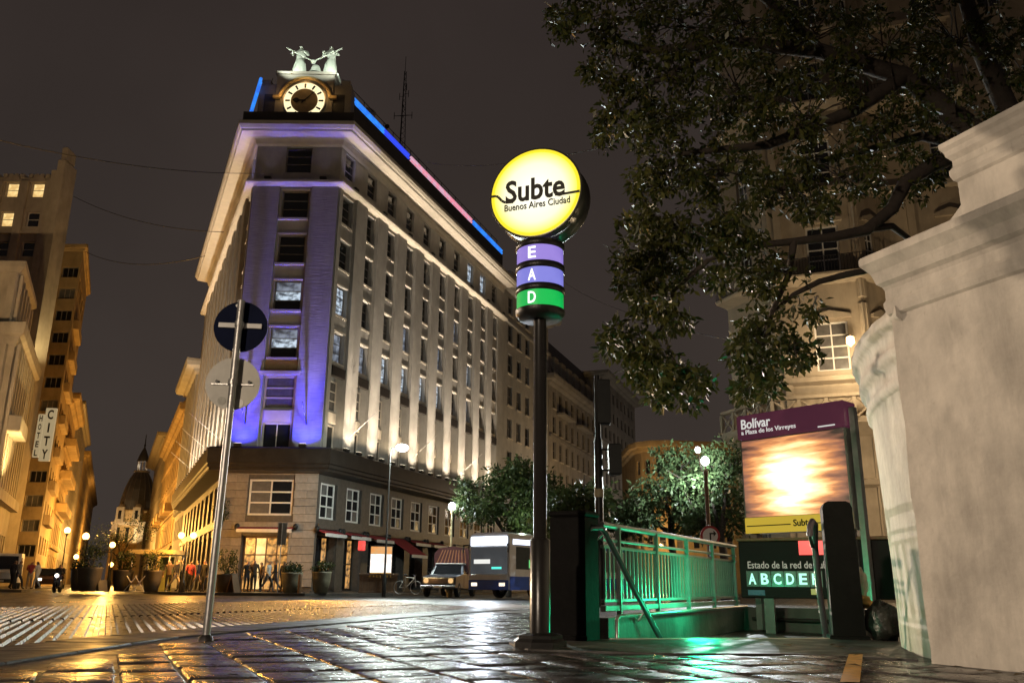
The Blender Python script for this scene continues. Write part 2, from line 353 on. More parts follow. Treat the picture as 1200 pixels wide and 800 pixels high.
def wall_grid(mb, x0, x1, z0, z1, holes, dep=0.25, y=0.0):
    """flat wall in x,z facing -y with real recesses for holes [(hx0,hx1,hz0,hz1)]"""
    xs = sorted({x0, x1} | {round(min(max(v,x0),x1),4) for h in holes for v in h[:2]}); zs = sorted({z0, z1} | {round(min(max(v,z0),z1),4) for h in holes for v in h[2:]})
    for i in range(len(xs)-1):
        for j in range(len(zs)-1):
            cx, cz = (xs[i]+xs[i+1])/2, (zs[j]+zs[j+1])/2
            if not any(h[0] < cx < h[1] and h[2] < cz < h[3] for h in holes):
                mb.quad((xs[i],y,zs[j]),(xs[i+1],y,zs[j]),(xs[i+1],y,zs[j+1]),(xs[i],y,zs[j+1]))
    d = y + dep
    for a, b, c, e in holes:
        mb.quad((a,y,c),(a,y,e),(a,d,e),(a,d,c)); mb.quad((b,y,c),(b,d,c),(b,d,e),(b,y,e)); mb.quad((a,y,c),(a,d,c),(b,d,c),(b,y,c)); mb.quad((a,y,e),(b,y,e),(b,d,e),(a,d,e))
        mb.quad((a,d,c),(b,d,c),(b,d,e),(a,d,e))
class Fac:
    """one face of a building: P0 world xy of its left end (seen from outside), ang = heading of x"""
    def __init__(s, root, P0, P1):
        s.root = root; s.P0 = Vector((P0[0], P0[1])); d = Vector((P1[0]-P0[0], P1[1]-P0[1])); s.len = d.length; s.ang = math.atan2(d.y, d.x)
        s.fo = (P0[0]-root.location.x, P0[1]-root.location.y)
    def w(s, x, y, z):
        c, q = math.cos(s.ang), math.sin(s.ang); return Vector((s.P0.x + x*c - y*q, s.P0.y + x*q + y*c, z))
    def mb(s, name, mb, mt, parent=None): return put(name, mb.mesh(name, mt), parent or s.root, (s.fo[0], s.fo[1], 0), s.ang)
    def me(s, name, me, x, y, z, parent=None):
        p = s.w(x, y, z) - s.root.location; return put(name, me, parent or s.root, (p.x, p.y, z), s.ang)
    def win(s, x, y, z, *a, **k): return window(s.root, s.fo, s.ang, x, y, z, *a, **k)
def plain_building(name, label, poly, h, specs, wm, group=None, cornice=(0.5, 0.6), rm=None, base=None, cat='building', z0=-0.1, cm=None):
    """poly counter-clockwise seen from above walking left->right past each face; specs: {edge: dict(cols,rows,w,h,z,...)}"""
    c = poly[0]; root = thing(name, label, cat, (c[0], c[1], 0), 0, group); n = len(poly)
    wl = MB(); facs = {}
    for i in range(n):
        a, b = poly[i], poly[(i+1) % n]; F = Fac(root, a, b); facs[i] = F; sp = specs.get(i); holes = []
        if sp:
            x0, x1 = sp.get('x0', 0.8), sp.get('x1', F.len-0.8); k = sp['cols']; bw = (x1-x0)/k
            for r, z in enumerate(sp['zs']):
                ww, hh = sp['w'], sp['h']
                for q in range(k):
                    if (r, q) in sp.get('skip', ()): continue
                    x = x0 + bw*(q+0.5); holes.append((x-ww/2, x+ww/2, z, z+hh))
                    lit = sp.get('lit', {}).get((r, q)); g = M[lit] if lit else (M['glass'] if RNG.random() > 0.3 else M['glass_grey'])
                    F.win(x, 0.17, z, ww-0.004, hh, sp.get('pc', 1), sp.get('pr', 2), sp.get('fm', M['white_paint']), g, t=sp.get('t', 0.07), sill=sp.get('sill'))
            if sp.get('piers'):
                pm = MB()
                for q in range(k+1):
                    x = x0 + bw*q; pm.box(x-sp['piers']/2, x+sp['piers']/2, -0.28, 0.0, sp.get('pz0', 0.2), sp.get('pz1', h-0.5))
                    F.mb('pier', pm, cm or wm); pm = MB()
            for z in sp.get('bands', ()):
                F.mb('string_course', MB().box(0.0, F.len, -0.22, 0.0, z, z+0.3), cm or wm)
        mbf = MB(); wall_grid(mbf, 0, F.len, z0, h, holes, 0.3)
        ca, sa = math.cos(F.ang), math.sin(F.ang)
        wl.add([(F.fo[0]+p[0]*ca-p[1]*sa, F.fo[1]+p[0]*sa+p[1]*ca, p[2]) for p in mbf.v], mbf.f)
    wl.build('wall', wm, root)
    loc = [(p[0]-c[0], p[1]-c[1]) for p in poly]
    MB().prism(offset(loc, -0.02, True), h-0.05, h+0.02).build('roof', rm or M['roof'], root)
    if cornice:
        d, t = cornice
        MB().sweep(loc, [(0,h-t*1.6),(d*0.35,h-t*1.3),(d*0.45,h-t),(d*0.9,h-t*0.8),(d,h-t*0.3),(d,h),(0.02,h+0.05)], True).build('cornice', cm or wm, root)
    return root, facs

# ------------------------------------------------------------------ key directions
C1 = Vector((-17.45, 53.0)); C2 = Vector((-11.72, 53.0))
uR = Vector((math.sin(R_(19.7)), math.cos(R_(19.7)))); uL = Vector((math.sin(R_(-24.2)), math.cos(R_(-24.2))))
nL = Vector((-uL.y, uL.x)); iR = Vector((-uR.y, uR.x))
def PR(s, o=0.0): q = C2 + uR*s + iR*o; return (q.x, q.y)      # o = metres inward from the right facade
def PL(s, o=0.0): q = C1 + uL*s + nL*o; return (q.x, q.y)      # o = metres out over the left street

# ------------------------------------------------------------------ ground
ROADZ = -0.12
kin = [(-3.0,-12),(-3.2,3),(-3.2,5.8),(-3.2,8.4),(-3.02,9.3),(-2.45,11.3),(-1.6,14.5),(-0.35,18.6),(1.35,22.6),(5.5,34),(13,55),(24,86)]
rd = MB(); rd.quad((-1500,-300,ROADZ),(1500,-300,ROADZ),(1500,2500,ROADZ),(-1500,2500,ROADZ))
road = struct(rd.build('road', M['asphalt']))
stair = [(0.98,8.98),(3.35,9.42),(5.3,12.3),(3.62,13.95)]        # outline of the stairwell opening
outer = kin + [(300,86),(300,-12)]
ring = [Vector((p[0],p[1],0)) for p in outer]; hole = [Vector((p[0],p[1],0)) for p in stair]
tri = tessellate_polygon([ring, hole]); allp = outer + stair
pv = MB(); pv.add([(p[0],p[1],-0.011) for p in allp], [tuple(t) for t in tri])
pavement = struct(pv.build('pavement', M['joint']))
for p in pavement.data.polygons:
    if p.normal.z < 0: p.flip()
# kerb stones, one by one
def poly_walk(path, step):
    out = []; acc = 0.0
    for i in range(len(path)-1):
        a, b = Vector(path[i]), Vector(path[i+1]); L = (b-a).length; t = acc
        while t < L: out.append(((a + (b-a)*(t/L)), (b-a).normalized())); t += step
        acc = t - L
    return out
kc = {}
pts = [p for p, d in poly_walk([(k[0], k[1]) for k in kin[1:10]], 0.95)]
for i in range(len(pts)-1):
    a, b = pts[i], pts[i+1]; u = (b-a).normalized(); L = (b-a).length - 0.012; n = Vector((-u.y, u.x))
    q = MB(); w = 0.78; q.bbox(0, L, 0.0, w, -0.2, 0.004 + 0.004*RNG.random(), 0.012)
    q.build('kerb_stone', M['kerbstone'], pavement, (a.x, a.y, 0), math.atan2(u.y, u.x))
# wet paving slabs, laid along the direction of the side street
def inside(poly, x, y):
    c = False; n = len(poly)
    for i in range(n):
        x1, y1 = poly[i]; x2, y2 = poly[(i+1) % n]
        if (y1 > y) != (y2 > y) and x < (x2-x1)*(y-y1)/(y2-y1)+x1: c = not c
    return c
apron_poly = [(0.15,7.45),(1.2,7.15),(2.3,7.2),(3.02,6.75),(3.35,7.6),(4.1,8.6),(4.6,9.9),(3.35,9.36),(0.98,8.93),(0.45,8.9),(0.0,8.3)]
slab_var = []
def slab_mesh(w, l, seed):
    r = random.Random(seed); q = MB(); nx, ny = 4, 5; vs = []; fs = []; bw = 0.020
    for j in range(ny+1):
        for i in range(nx+1):
            e = i in (0, nx) or j in (0, ny); x = (-w/2 + r.uniform(0,.012)) if i == 0 else (w/2 - r.uniform(0,.012)) if i == nx else -w/2 + bw + (w-2*bw)*(i-1)/(nx-2); y = (-l/2 + r.uniform(0,.012)) if j == 0 else (l/2 - r.uniform(0,.012)) if j == ny else -l/2 + bw + (l-2*bw)*(j-1)/(ny-2)
            vs.append((x, y, r.uniform(-.0018,.0018) - (0.008 if e else 0)))
    n0 = len(vs); per = [(i,0) for i in range(nx)] + [(nx,j) for j in range(ny)] + [(i,ny) for i in range(nx,0,-1)] + [(0,j) for j in range(ny,0,-1)]
    idx = [j*(nx+1)+i for i, j in per]
    for j in range(ny):
        for i in range(nx): a = j*(nx+1)+i; fs.append((a, a+1, a+nx+2, a+nx+1))
    for a in idx: x, y, z = vs[a]; vs.append((x*1.012, y*1.012, -0.06))
    k = len(idx)
    for i in range(k): fs.append((idx[i], n0+i, n0+(i+1)%k, idx[(i+1)%k]))
    q.add(vs, fs, True); return q.mesh('paving_slab', M['slab'])
ux = Vector((uL.y, -uL.x))       # across the rows
angs = math.atan2(ux.y, ux.x)
cells = []
base0 = Vector((-3.0, 5.0)); wds = [0.50, 0.62, 0.44]
cwr = random.Random(5); cx_pos = -12*0.43
for ci in range(-12, 34):
    cw = cwr.choice([0.34, 0.40, 0.46, 0.54])
    cx_pos += cw
    off = 0.3 if ci % 2 else 0.0
    r = random.Random(ci); yv = -8.0 + off
    while yv < 19:
        L = r.choice([0.42, 0.52, 0.62, 0.74]); c = base0 + ux*(cx_pos - cw/2) + uL*(yv + L/2); yv += L
        if c.y < 3.7 or c.y > 17.5: continue
        cells.append((c.y, c, cw, L))
kin_poly = [(k[0]+0.40, k[1]) for k in kin] + [(40,86),(40,-12)]
stair_grow = [(0.55,8.4),(3.9,9.0),(6.2,12.3),(3.4,15.0)]
far_x = lambda y: 0.66*y + 1.0
cells = [c for c in cells if inside(kin_poly, c[1].x, c[1].y) and not inside(stair_grow, c[1].x, c[1].y) and not inside(apron_poly, c[1].x, c[1].y) and abs(c[1].x) < far_x(c[1].y)
         and not (c[1].x > 3.0 + 0.41*(6.59-c[1].y)/0.912 and c[1].y < 6.7) and not (c[1].y > 6.7 and c[1].x > 2.75 and c[1].x > 0.31*c[1].y+0.8) and not (c[1].x > 1.0 and c[1].y > 9)]
cells.sort(key=lambda c: c[0])
sm = {}
for i, (yy, c, w, L) in enumerate(cells[:300]):
    k = (L, w, i % 3)
    if k not in sm: sm[k] = slab_mesh(w-0.012, L-0.012, hash(k) & 255)
    o = put('paving_slab', sm[k], pavement, (c.x, c.y, RNG.normal(0, 0.0022)))
    o.rotation_euler = (RNG.normal(0, 0.006), RNG.normal(0, 0.006), angs + RNG.normal(0, 0.012))
q = MB()
for yy, c, w, L in cells[300:]: q.add_off(lambda z: z.box(-w/2+.012, w/2-.012, -L/2+.012, L/2-.012, -0.05, 0.0), (c.x, c.y, RNG.normal(0,.003)))
if q.v: stuff(q.build('far_paving_slabs', M['slab'], pavement))
MB().prism(apron_poly, -0.02, 0.005).build('entrance_apron', M['apron'], pavement)
yel = mat('orange_stripe_mat', (0.55, 0.27, 0.03), 0.45, 0.3, 14, 0.2, 40)
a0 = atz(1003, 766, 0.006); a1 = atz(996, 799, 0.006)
q = MB(); q.quad((a1.x-.055,a1.y,.0085),(a1.x+.055,a1.y,.0085),(a0.x+.055,a0.y,.0085),(a0.x-.055,a0.y,.0085)); q.build('orange_stripe', yel, pavement)  # thin flat orange stripe laid over the paving
# ribbed crossing in the road
def kerb_x(y):
    for a, b in zip(kin, kin[1:]):
        if a[1] <= y <= b[1]: return a[0] + (b[0]-a[0])*(y-a[1])/(b[1]-a[1]) - 0.82
    return -4
ribs = MB(); bed = Vector((0.944, -0.33))      # unit normal of the strip; -18.4 is its far edge
pitch = 0.14; e = ux
for k in range(-47, 56):
    o = Vector((-4.2, 14.0)) + e*(k*pitch); on = []
    for j in range(-80, 180):
        p = o + uL*(j*0.15); d = p.dot(bed)
        if -18.4 < d and p.x < kerb_x(p.y) - 0.10 and not (-11.9 < d < -11.75) and 4 < p.y < 34: on.append(j)
    if not on: continue
    runs = []; st = on[0]; pr = on[0]
    for j in on[1:]+[9999]:
        if j != pr+1: runs.append((st, pr)); st = j
        pr = j
    for a, b in runs:
        if b-a < 2: continue
        p, r = o + uL*(a*0.15), o + uL*(b*0.15); h = 0.040; z0 = ROADZ+0.003
        v = []
        for pt in (p, r):
            for t, z in ((-h,0),(-h*0.65,0.034),(h*0.65,0.034),(h,0)): v.append((pt.x+e.x*t, pt.y+e.y*t, z0+z))
        ribs.add(v, [(0,1,5,4),(1,2,6,5),(2,3,7,6),(0,3,2,1),(4,5,6,7)])
stuff(ribs.build('crossing_ribs', M['rib'], road))
# far pavements in front of the buildings (each a kerbed slab)
def farpave(poly): return struct(MB().prism(poly, -0.4, 0.02).build('far_pavement', M['sidewalk']))
farpave([PL(300, 3.2), (PL(0,3.2)[0], PL(0,3.2)[1]-1.6), (C1.x+0.5, 46.2), (C2.x+1.2, 46.2), PR(0,-5.4), PR(300,-5.4), PR(300,4), PR(0,4), PL(0,-4), PL(300,-4)])
farpave([(-90, 51.5), (PL(3,10.2)[0], 51.5), PL(6,10.0), PL(300,10.0), PL(300,30), (-160,120)])

# ------------------------------------------------------------------ clock building
BAY, S0, NB = 3.13, 1.26, 10
root = thing('clock_building', 'floodlit stone corner office block with rooftop clock, blue lit corner and blue and pink neon', 'building', (C1.x, C1.y, 0))
LEN = 32.0
FL = Fac(root, PL(LEN), tuple(C1)); FC = Fac(root, tuple(C1), tuple(C2)); FR = Fac(root, tuple(C2), PR(LEN))
loc = lambda pts: [(p[0]-C1.x, p[1]-C1.y) for p in pts]
path = loc([PL(LEN), tuple(C1), tuple(C2), PR(LEN)])
back = loc([PR(LEN, 16), PL(LEN, -16)])
def acc(F, mb, dst):
    c, s = math.cos(F.ang), math.sin(F.ang); dst.add([(F.fo[0]+p[0]*c-p[1]*s, F.fo[1]+p[0]*s+p[1]*c, p[2]) for p in mb.v], mb.f)
ZROW = [24.84, 21.65, 18.45, 15.27]; ATT = 28.15; WH = 2.0
xsR = [S0 + BAY*k for k in range(NB)]; xsL = [LEN - x for x in xsR]
upper = MB(); lower = MB()
litR = {(3,0):'lit_cool_dim',(3,1):'lit_cool_dim',(3,2):'lit_cool',(3,3):'lit_cool',(3,4):'lit_cool',(3,5):'lit_cool',(3,7):'lit_cool_dim',(2,0):'lit_cool',(2,7):'lit_cool',(2,3):'lit_cool_dim',(2,5):'lit_cool_dim',(1,6):'lit_cool_dim',(-1,7):'lit_cool',(-1,8):'lit_cool'}
lint = MB().box(-0.74, 0.74, -0.06, 0.1, 0, 0.12).mesh('lintel', M['trim'])
spl = MB().box(-0.80, 0.80, -0.16, 0.12, 0, 0.62).mesh('spandrel_panel', M['bronze'])
bal = MB()
bal.bbox(-0.72, 0.72, 0.30, 0.42, 0, 0.72, 0.03); bal = bal.mesh('balcony_panel', M['trim'])
for F, xs in ((FR, xsR), (FL, xsL)):
    h1 = [(x-0.66, x+0.66, z-WH/2, z+WH/2) for x in xs for z in ZROW]
    h2 = [(x-0.66, x+0.66, ATT-0.9, ATT+0.9) for x in xs]
    h0 = [(x-0.82, x+0.82, 8.52, 13.5) for x in xs]
    a = MB(); wall_grid(a, 0, LEN, 8.45, 13.9, h0, 0.62); wall_grid(a, 0, LEN, 13.9, 26.5, h1, 0.42); wall_grid(a, 0, LEN, 26.5, 30.0, h2, 0.30); acc(F, a, upper)
    edges = [0.0] + [ (xs[k]+xs[k+1])/2 for k in range(NB-1)] + [LEN] if F is FR else [0.0] + sorted([(xs[k]+xs[k+1])/2 for k in range(NB-1)]) + [LEN]
    pm = MB().bbox(-0.74, 0.74, -0.24, 0.0, 8.5, 26.12, 0.02).mesh('pier', M['limestone'])
    for ex in edges:
        if ex in (0.0, LEN):
            q = MB(); xw = min(xs) - 0.84 if ex == 0.0 else LEN - max(xs) - 0.84
            q.box(0.01 if ex == 0 else LEN-xw, xw if ex == 0 else LEN-0.01, -0.10, 0.0, 8.5, 26.12); F.mb('pier', q, M['limestone'])
        else: F.me('pier', pm, ex, 0, 0)
    for k, x in enumerate(xs):
        for r, z in enumerate(ZROW):
            lit = litR.get((r, k)) if F is FR else ('lit_cool_dim' if RNG.random() < 0.08 else None)
            F.win(x, 0.26, z-WH/2, 1.31, WH, 1, 3, M['granite_mid'], M[lit] if lit else M[['glass','glass','glass_grey','glass','curtain'][int(RNG.random()*5)]], t=0.06, sill=M['trim'])
            F.me('lintel', lint, x, 0, z+WH/2+0.005)
        lit = litR.get((-1, k)) if F is FR else None
        F.win(x, 0.16, ATT-0.9, 1.31, 1.8, 1, 3, M['granite_mid'], M[lit] if lit else M['glass'], t=0.06)
        F.win(x, 0.44, 11.15, 1.62, 2.0, 1, 3, M['trim'], M['glass_grey'], t=0.08)
        F.win(x, 0.46, 8.55, 1.62, 1.72, 2, 1, M['trim'], M['glass'], t=0.09)
        F.me('balcony_panel', bal, x, 0, 10.36); F.me('spandrel_panel', spl, x, 0, 13.32)
# chamfered corner
a = MB(); hc = [(1.98, 3.75, z-1.02, z+1.02) for z in ZROW] + [(1.98,3.75,ATT-0.95,ATT+0.95),(1.85,3.88,10.95,13.1),(1.98,3.75,8.5,10.1)]
wall_grid(a, 0, 5.73, 8.45, 30.0, hc, 0.36); acc(FC, a, upper)
upper.build('upper_wall', M['limestone'], root)
for x0, x1 in ((0.004, 1.80), (3.93, 5.726)): FC.mb('corner_pilaster', MB().bbox(x0, x1, -0.16, 0.0, 8.5, 26.12, 0.015), M['limestone_courses'])
for r, z in enumerate(ZROW):
    lit = {2:'lit_cool', 3:'lit_cool'}.get(r)
    FC.win(2.865, 0.10, z-1.0, 1.76, 2.0, 1, 3, M['granite_mid'], [M['glass'], M[lit], M['lit_cool_dim']][0:3] if lit else M['glass'], t=0.07, single=True, sill=M['trim'])
    FC.mb('lintel', MB().box(1.9, 3.83, -0.10, 0.05, z+1.03, z+1.15), M['trim'])
FC.win(2.865, 0.12, ATT-0.95, 1.76, 1.9, 1, 3, M['granite_mid'], M['glass'], t=0.07, single=True)
FC.win(2.865, 0.10, 10.95, 1.98, 2.15, 1, 3, M['trim'], M['glass_grey'], t=0.12, single=True)
FC.win(2.865, 0.16, 8.5, 1.76, 1.6, 2, 1, M['trim'], M['glass'], t=0.07, single=True)
FC.mb('window_hood', MB().box(1.55, 4.18, -0.30, 0.02, 13.15, 13.36), M['trim'])
FC.mb('spandrel_panel', MB().box(1.83, 3.9, -0.06, 0.02, 13.40, 14.08), mat('ochre_panel', (0.30,0.20,0.10), 0.6))
FC.mb('window_apron', MB().box(2.05, 3.68, -0.06, 0.02, 10.2, 10.88), M['trim'])
for x in (1.62, 4.11): FC.mb('window_jamb', MB().box(x-0.14, x+0.14, -0.12, 0.02, 8.52, 13.12), M['trim'])
# ledge, cornice, canopy
MB().sweep(path, [(0.0,26.10),(0.46,26.16),(0.58,26.26),(0.58,26.42),(0.40,26.48),(0,26.62)]).build('ledge', M['trim'], root)
MB().sweep(path, [(0,29.15),(0.14,29.28),(0.20,29.50),(0.26,29.60),(1.20,29.66),(1.24,29.80),(1.34,29.86),(1.46,30.06),(1.46,30.32),(0,30.45)]).build('cornice', M['trim'], root)
MB().sweep(path, [(0,6.95),(1.06,7.02),(1.06,7.14),(1.16,7.22),(1.16,7.40),(1.24,7.46),(1.24,8.34),(1.12,8.44),(0.0,8.47)]).build('canopy', M['bronze'], root)
inn = [tuple(p) for p in offset(path, -0.35)]
MB().prism(inn + back, 30.2, 30.46).build('roof_deck', M['roof'], root)
MB().sweep(path, [(-0.12,30.3),(-0.12,33.25),(-0.30,33.3),(-0.30,33.96),(-0.9,33.98)]).build('penthouse_wall', M['roof'], root)
MB().prism(offset(path, -0.9) + back, 33.9, 33.97).build('penthouse_roof', M['roof'], root)
# neon tubes along the penthouse
nb2 = emit('neon_sky', (0.03, 0.28, 1.0), 1.0, (0.02,0.12,0.8), 0.7, 1.5); nv = emit('neon_violet', (0.03, 0.07, 0.9), 1.0); npk = emit('neon_pink', (0.85, 0.26, 0.36), 1.0, (0.6,0.45,0.6), 0.7, 2.0)
for F, x0, x1, mt in ((FR,0.15,5.9,nb2),(FR,5.95,10.2,nv),(FR,10.6,23.6,npk),(FR,24.0,LEN-0.1,nb2),(FL,LEN-14,LEN+1.0,nb2)):
    for z in (33.44, 33.72):
        q = MB(); yy = -0.35 if F is FL else 0.18; q.tube([(x0,yy,z),(x1,yy,z)], 0.11, 8); F.mb('neon_tube', q, mt)
lgt = []
for F, x0, x1, c in ((FR,0.3,10,(0.1,0.35,1)),(FR,11,23.6,(1,0.4,0.5)),(FR,24.2,31.8,(0.1,0.4,1)),(FL,LEN-13,LEN-0.5,(0.1,0.35,1))): pass
# railing along the roof edge
for F in (FR, FL):
    q = MB(); x = 0.4
    while x < LEN-0.2: q.box(x-0.02, x+0.02, 0.55, 0.59, 33.9, 34.75); x += 1.55
    q.box(0.4, LEN-0.3, 0.555, 0.585, 34.72, 34.77); q.box(0.4, LEN-0.3, 0.558, 0.582, 34.3, 34.34); F.mb('roof_railing', q, M['iron'])
# base below the canopy: courses of granite blocks, mezzanine windows, shop openings
hm = {}
for F, xs in ((FR, xsR), (FL, xsL)):
    a = MB(); h = [(x-0.98, x+0.98, 4.32, 6.5) for x in xs]; hm[F] = [(x-1.08, x+1.08, 0.1, 3.35) for x in xs]
    wall_grid(a, 0, LEN, -0.05, 3.9, hm[F], 0.7); wall_grid(a, 0, LEN, 3.9, 7.0, h, 0.55); acc(F, a, lower)
    for x in xs:
        F.win(x-0.12 if F is FR else x, 0.03 if F is FR else 0.2, 4.33, 1.62 if F is FR else 1.9, 2.15, 2, 3, M['white_paint'] if F is FR else M['brown_wood'], [M['glass'], M['glass_grey'], M['glass']], t=0.10, single=F is FR)
    F.mb('string_course', MB().box(0.1, LEN, -0.14, 0.0, 3.72, 4.02), M['granite'])
    pm = MB().bbox(-0.46, 0.46, -0.12, 0.0, 0.0, 3.70, 0.02).mesh('shop_pier', M['granite'])
    for k in range(NB-1): F.me('shop_pier', pm, (xs[k]+xs[k+1])/2, 0, 0)
a = MB(); wall_grid(a, 0, 5.73, -0.05, 7.0, [(1.35,4.15,0.05,3.25),(1.52,4.22,4.45,6.62)], 0.5); acc(FC, a, lower)
lower.build('base_wall', M['granite'], root)
FC.win(2.87, 0.06, 4.46, 2.68, 2.15, 2, 3, M['white_paint'], [M['glass_grey'], M['glass']], t=0.11, single=True)
# ashlar blocks of the corner
bcache = {}
mats_b = [mat('ashlar_a', (0.30,0.27,0.24), 0.6, 0.2, 4, 0.4, 30), mat('ashlar_b', (0.25,0.225,0.20), 0.6, 0.2, 4, 0.4, 30)]
z = 0.3; row = 0
while z < 6.9:
    hgt = 0.47; edges_ = [0.01]; x = 0.01 + (0.72 if row % 2 else 1.44)
    while x < 5.5: edges_.append(x); x += 1.44
    edges_.append(5.72)
    for xa, xb in zip(edges_, edges_[1:]):
        spans = [(xa, xb)]
        for (ha, hb, hc_, hd) in ((1.33,4.17,0.0,3.55),(1.46,4.28,4.36,6.70)):
            if z+hgt > hc_ and z < hd:
                ns = []
                for s_, e_ in spans:
                    if e_ <= ha or s_ >= hb: ns.append((s_, e_)); continue
                    if s_ < ha: ns.append((s_, ha))
                    if e_ > hb: ns.append((hb, e_))
                spans = ns
        for s_, e_ in spans:
            if e_-s_ < 0.12: continue
            k = (round(e_-s_,2), row % 2 ^ int(RNG.random() > 0.5))
            if k not in bcache: bcache[k] = MB().bbox(0.008, k[0]-0.008, -0.07, 0.0, 0.01, hgt-0.01, 0.012).mesh('stone_block', mats_b[k[1]])
            FC.me('stone_block', bcache[k], s_, 0, z)
    z += hgt; row += 1
# shop interiors and fronts
red = mat('red_awning_canvas', (0.30, 0.025, 0.03), 0.8, 0.15, 5, 0.2, 40); redw = M['white_paint']
def awning(F, x, w, z, drop, reach):
    o = F.mb('awning', MB().prism_x([(-0.02,z),(-0.02,z+0.05),(-reach,z-drop+0.05),(-reach,z-drop)], x-w/2, x+w/2), red)
    q = MB().box(x-w/2, x+w/2, -reach-0.03, -reach+0.001, z-drop-0.16, z-drop+0.04)
    put('valance', q.mesh('valance', redw), o)
    for e in (-1, 1):
        q = MB(); q.ball((x+e*(w/2+0.10), -0.16, z+0.05), (0.16, 0.2), 8, 5); put('end_cap', q.mesh('end_cap', M['iron']), o)
awning(FC, 2.8, 3.3, 3.72, 0.14, 0.55)
for k, (d, r) in enumerate([(0.22,0.7),(0.22,0.7),(0.28,0.8),(1.15,1.9),(0.22,0.7),(0.22,0.7)]): awning(FR, xsR[k], 2.5, 3.62, d, r)
wood = M['brown_wood']
FC.win(2.75, 0.42, 0.06, 2.78, 3.18, 4, 3, wood, [M['lit_shop'], M['lit_warm'], M['lit_shop'], M['lit_shop']], t=0.09, single=True, name='shop_front')
for k, g in enumerate(['glass','lit_shop_pink','glass','glass','glass','glass','glass','glass','glass','glass']):
    FR.win(xsR[k], 0.5, 0.12, 2.1, 3.2, 3, 2, M['iron'], [M[g], M['glass'], M['lit_shop'] if k in (0,1) else M['glass']], t=0.08, single=k < 6, name='shop_front')
for k in range(NB): FL.win(xsL[k], 0.5, 0.12, 2.1, 3.2, 2, 2, wood, M['lit_shop'] if k % 3 == 1 else M['glass'], t=0.08, name='shop_front')
# floodlights on the canopy and their beams
fl = MB(); fl.bbox(-0.22, 0.22, -0.12, 0.12, 0, 0.20, 0.03); flm = fl.mesh('floodlight', M['iron'])
lens_w = emit('flood_lens', (1, 0.86, 0.62), 6)
lensm = MB().box(-0.19, 0.19, -0.09, 0.09, 0.201, 0.206).mesh('lens', lens_w)
PW = dict(right=420, left=420)
for F, n_, xs in ((FR,'right',xsR), (FL,'left',xsL)):
    ex = sorted(xs + [(xs[i]+xs[i+1])/2 for i in range(NB-1)])
    for x in ex:
        f_ = F.me('floodlight', flm, x, -1.05, 8.45); put('lens', lensm, f_)
        pier = x not in xs
        if pier:
            spot(F.w(x, -1.12, 8.72), F.w(x, -0.12, 12.0), PW[n_]*1.2, (1.0, 0.83, 0.63), 110, 1.0, 0.10)
            spot(F.w(x, -1.12, 8.72), F.w(x, -0.12, 19.5), PW[n_]*(6.5 if F is FR else 6), (1.0, 0.82, 0.62), 56, 1.0, 0.10)
            if F is FR: spot(F.w(x, -1.12, 8.72), F.w(x, -0.2, 27.0), PW[n_]*13, (1.0, 0.84, 0.66), 26, 1.0, 0.10)
        else: spot(F.w(x, -0.74, 8.72), F.w(x, 0.1, 11.5), PW[n_]*0.8, (1.0, 0.76, 0.48), 100, 1.0, 0.08)
for x in (0.9, 4.83):
    f_ = FC.me('floodlight', flm, x, -1.05, 8.45); put('lens', lensm, f_)
    spot(FC.w(x, -1.1, 8.72), FC.w(x, -0.16, 10.6), 1000, (0.03, 0.03, 1.0), 130, 1.0, 0.06); spot(FC.w(x, -1.1, 8.72), FC.w(x, -0.16, 18.0), 5200, (0.06, 0.05, 1.0), 50, 1.0, 0.06)
    spot(FC.w(x, -1.1, 8.72), FC.w(x, -0.2, 26.0), 2600, (0.62, 0.52, 1.0), 30, 1.0, 0.06)
spot(FC.w(2.86, -0.8, 8.72), FC.w(2.86, 0.3, 11.0), 70, (1.0, 0.78, 0.60), 80, 0.8, 0.06)
# cove lights on the ledge washing the soffit
for F, x0, x1, n_, c, pw in ((FR, 1.5, LEN-1, 8, (1.0,0.80,0.60), 17), (FL, 1, LEN-1.5, 8, (1.0,0.72,0.42), 60), (FC, 1.0, 4.7, 2, (0.72,0.62,1.0), 18)):
    for i in range(n_):
        x = x0 + (x1-x0)*i/(n_-1); f_ = F.me('floodlight', flm, x, -0.42, 26.50)
        spot(F.w(x, -0.45, 26.74), F.w(x, -1.0, 29.6), pw, c, 90, 1.0, 0.1)
spot(FR.w(0.8, -0.45, 26.74), FR.w(1.4, -0.9, 30.0), 60, (0.55,0.50,1.0), 110, 0.9, 0.1); spot(FL.w(LEN-0.8, -0.45, 26.74), FL.w(LEN-1.6, -0.9, 30.0), 90, (0.4,0.38,1.0), 110, 0.9, 0.1)
# light of the neon on the roof edge
# clock storey
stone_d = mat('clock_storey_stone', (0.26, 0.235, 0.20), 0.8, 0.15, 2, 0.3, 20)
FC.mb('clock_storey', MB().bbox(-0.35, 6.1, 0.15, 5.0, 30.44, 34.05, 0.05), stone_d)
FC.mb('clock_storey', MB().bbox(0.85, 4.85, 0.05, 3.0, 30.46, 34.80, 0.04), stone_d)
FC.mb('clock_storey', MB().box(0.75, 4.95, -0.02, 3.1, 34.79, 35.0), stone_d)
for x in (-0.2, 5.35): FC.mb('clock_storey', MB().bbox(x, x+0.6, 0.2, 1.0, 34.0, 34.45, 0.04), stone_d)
FC.mb('parapet', MB().box(-0.9, 6.6, -0.95, -0.80, 30.44, 31.25), M['roof'])
cx, cz, cr = 2.92, 32.62, 1.42
arch = MB(); arc = [(math.cos(t)*1.78, math.sin(t)*1.78) for t in np.linspace(R_(8), R_(172), 25)]
arch.tube([(cx+p[0], -0.04, cz+p[1]*1.0+0.05) for p in arc], 0.13, 8)
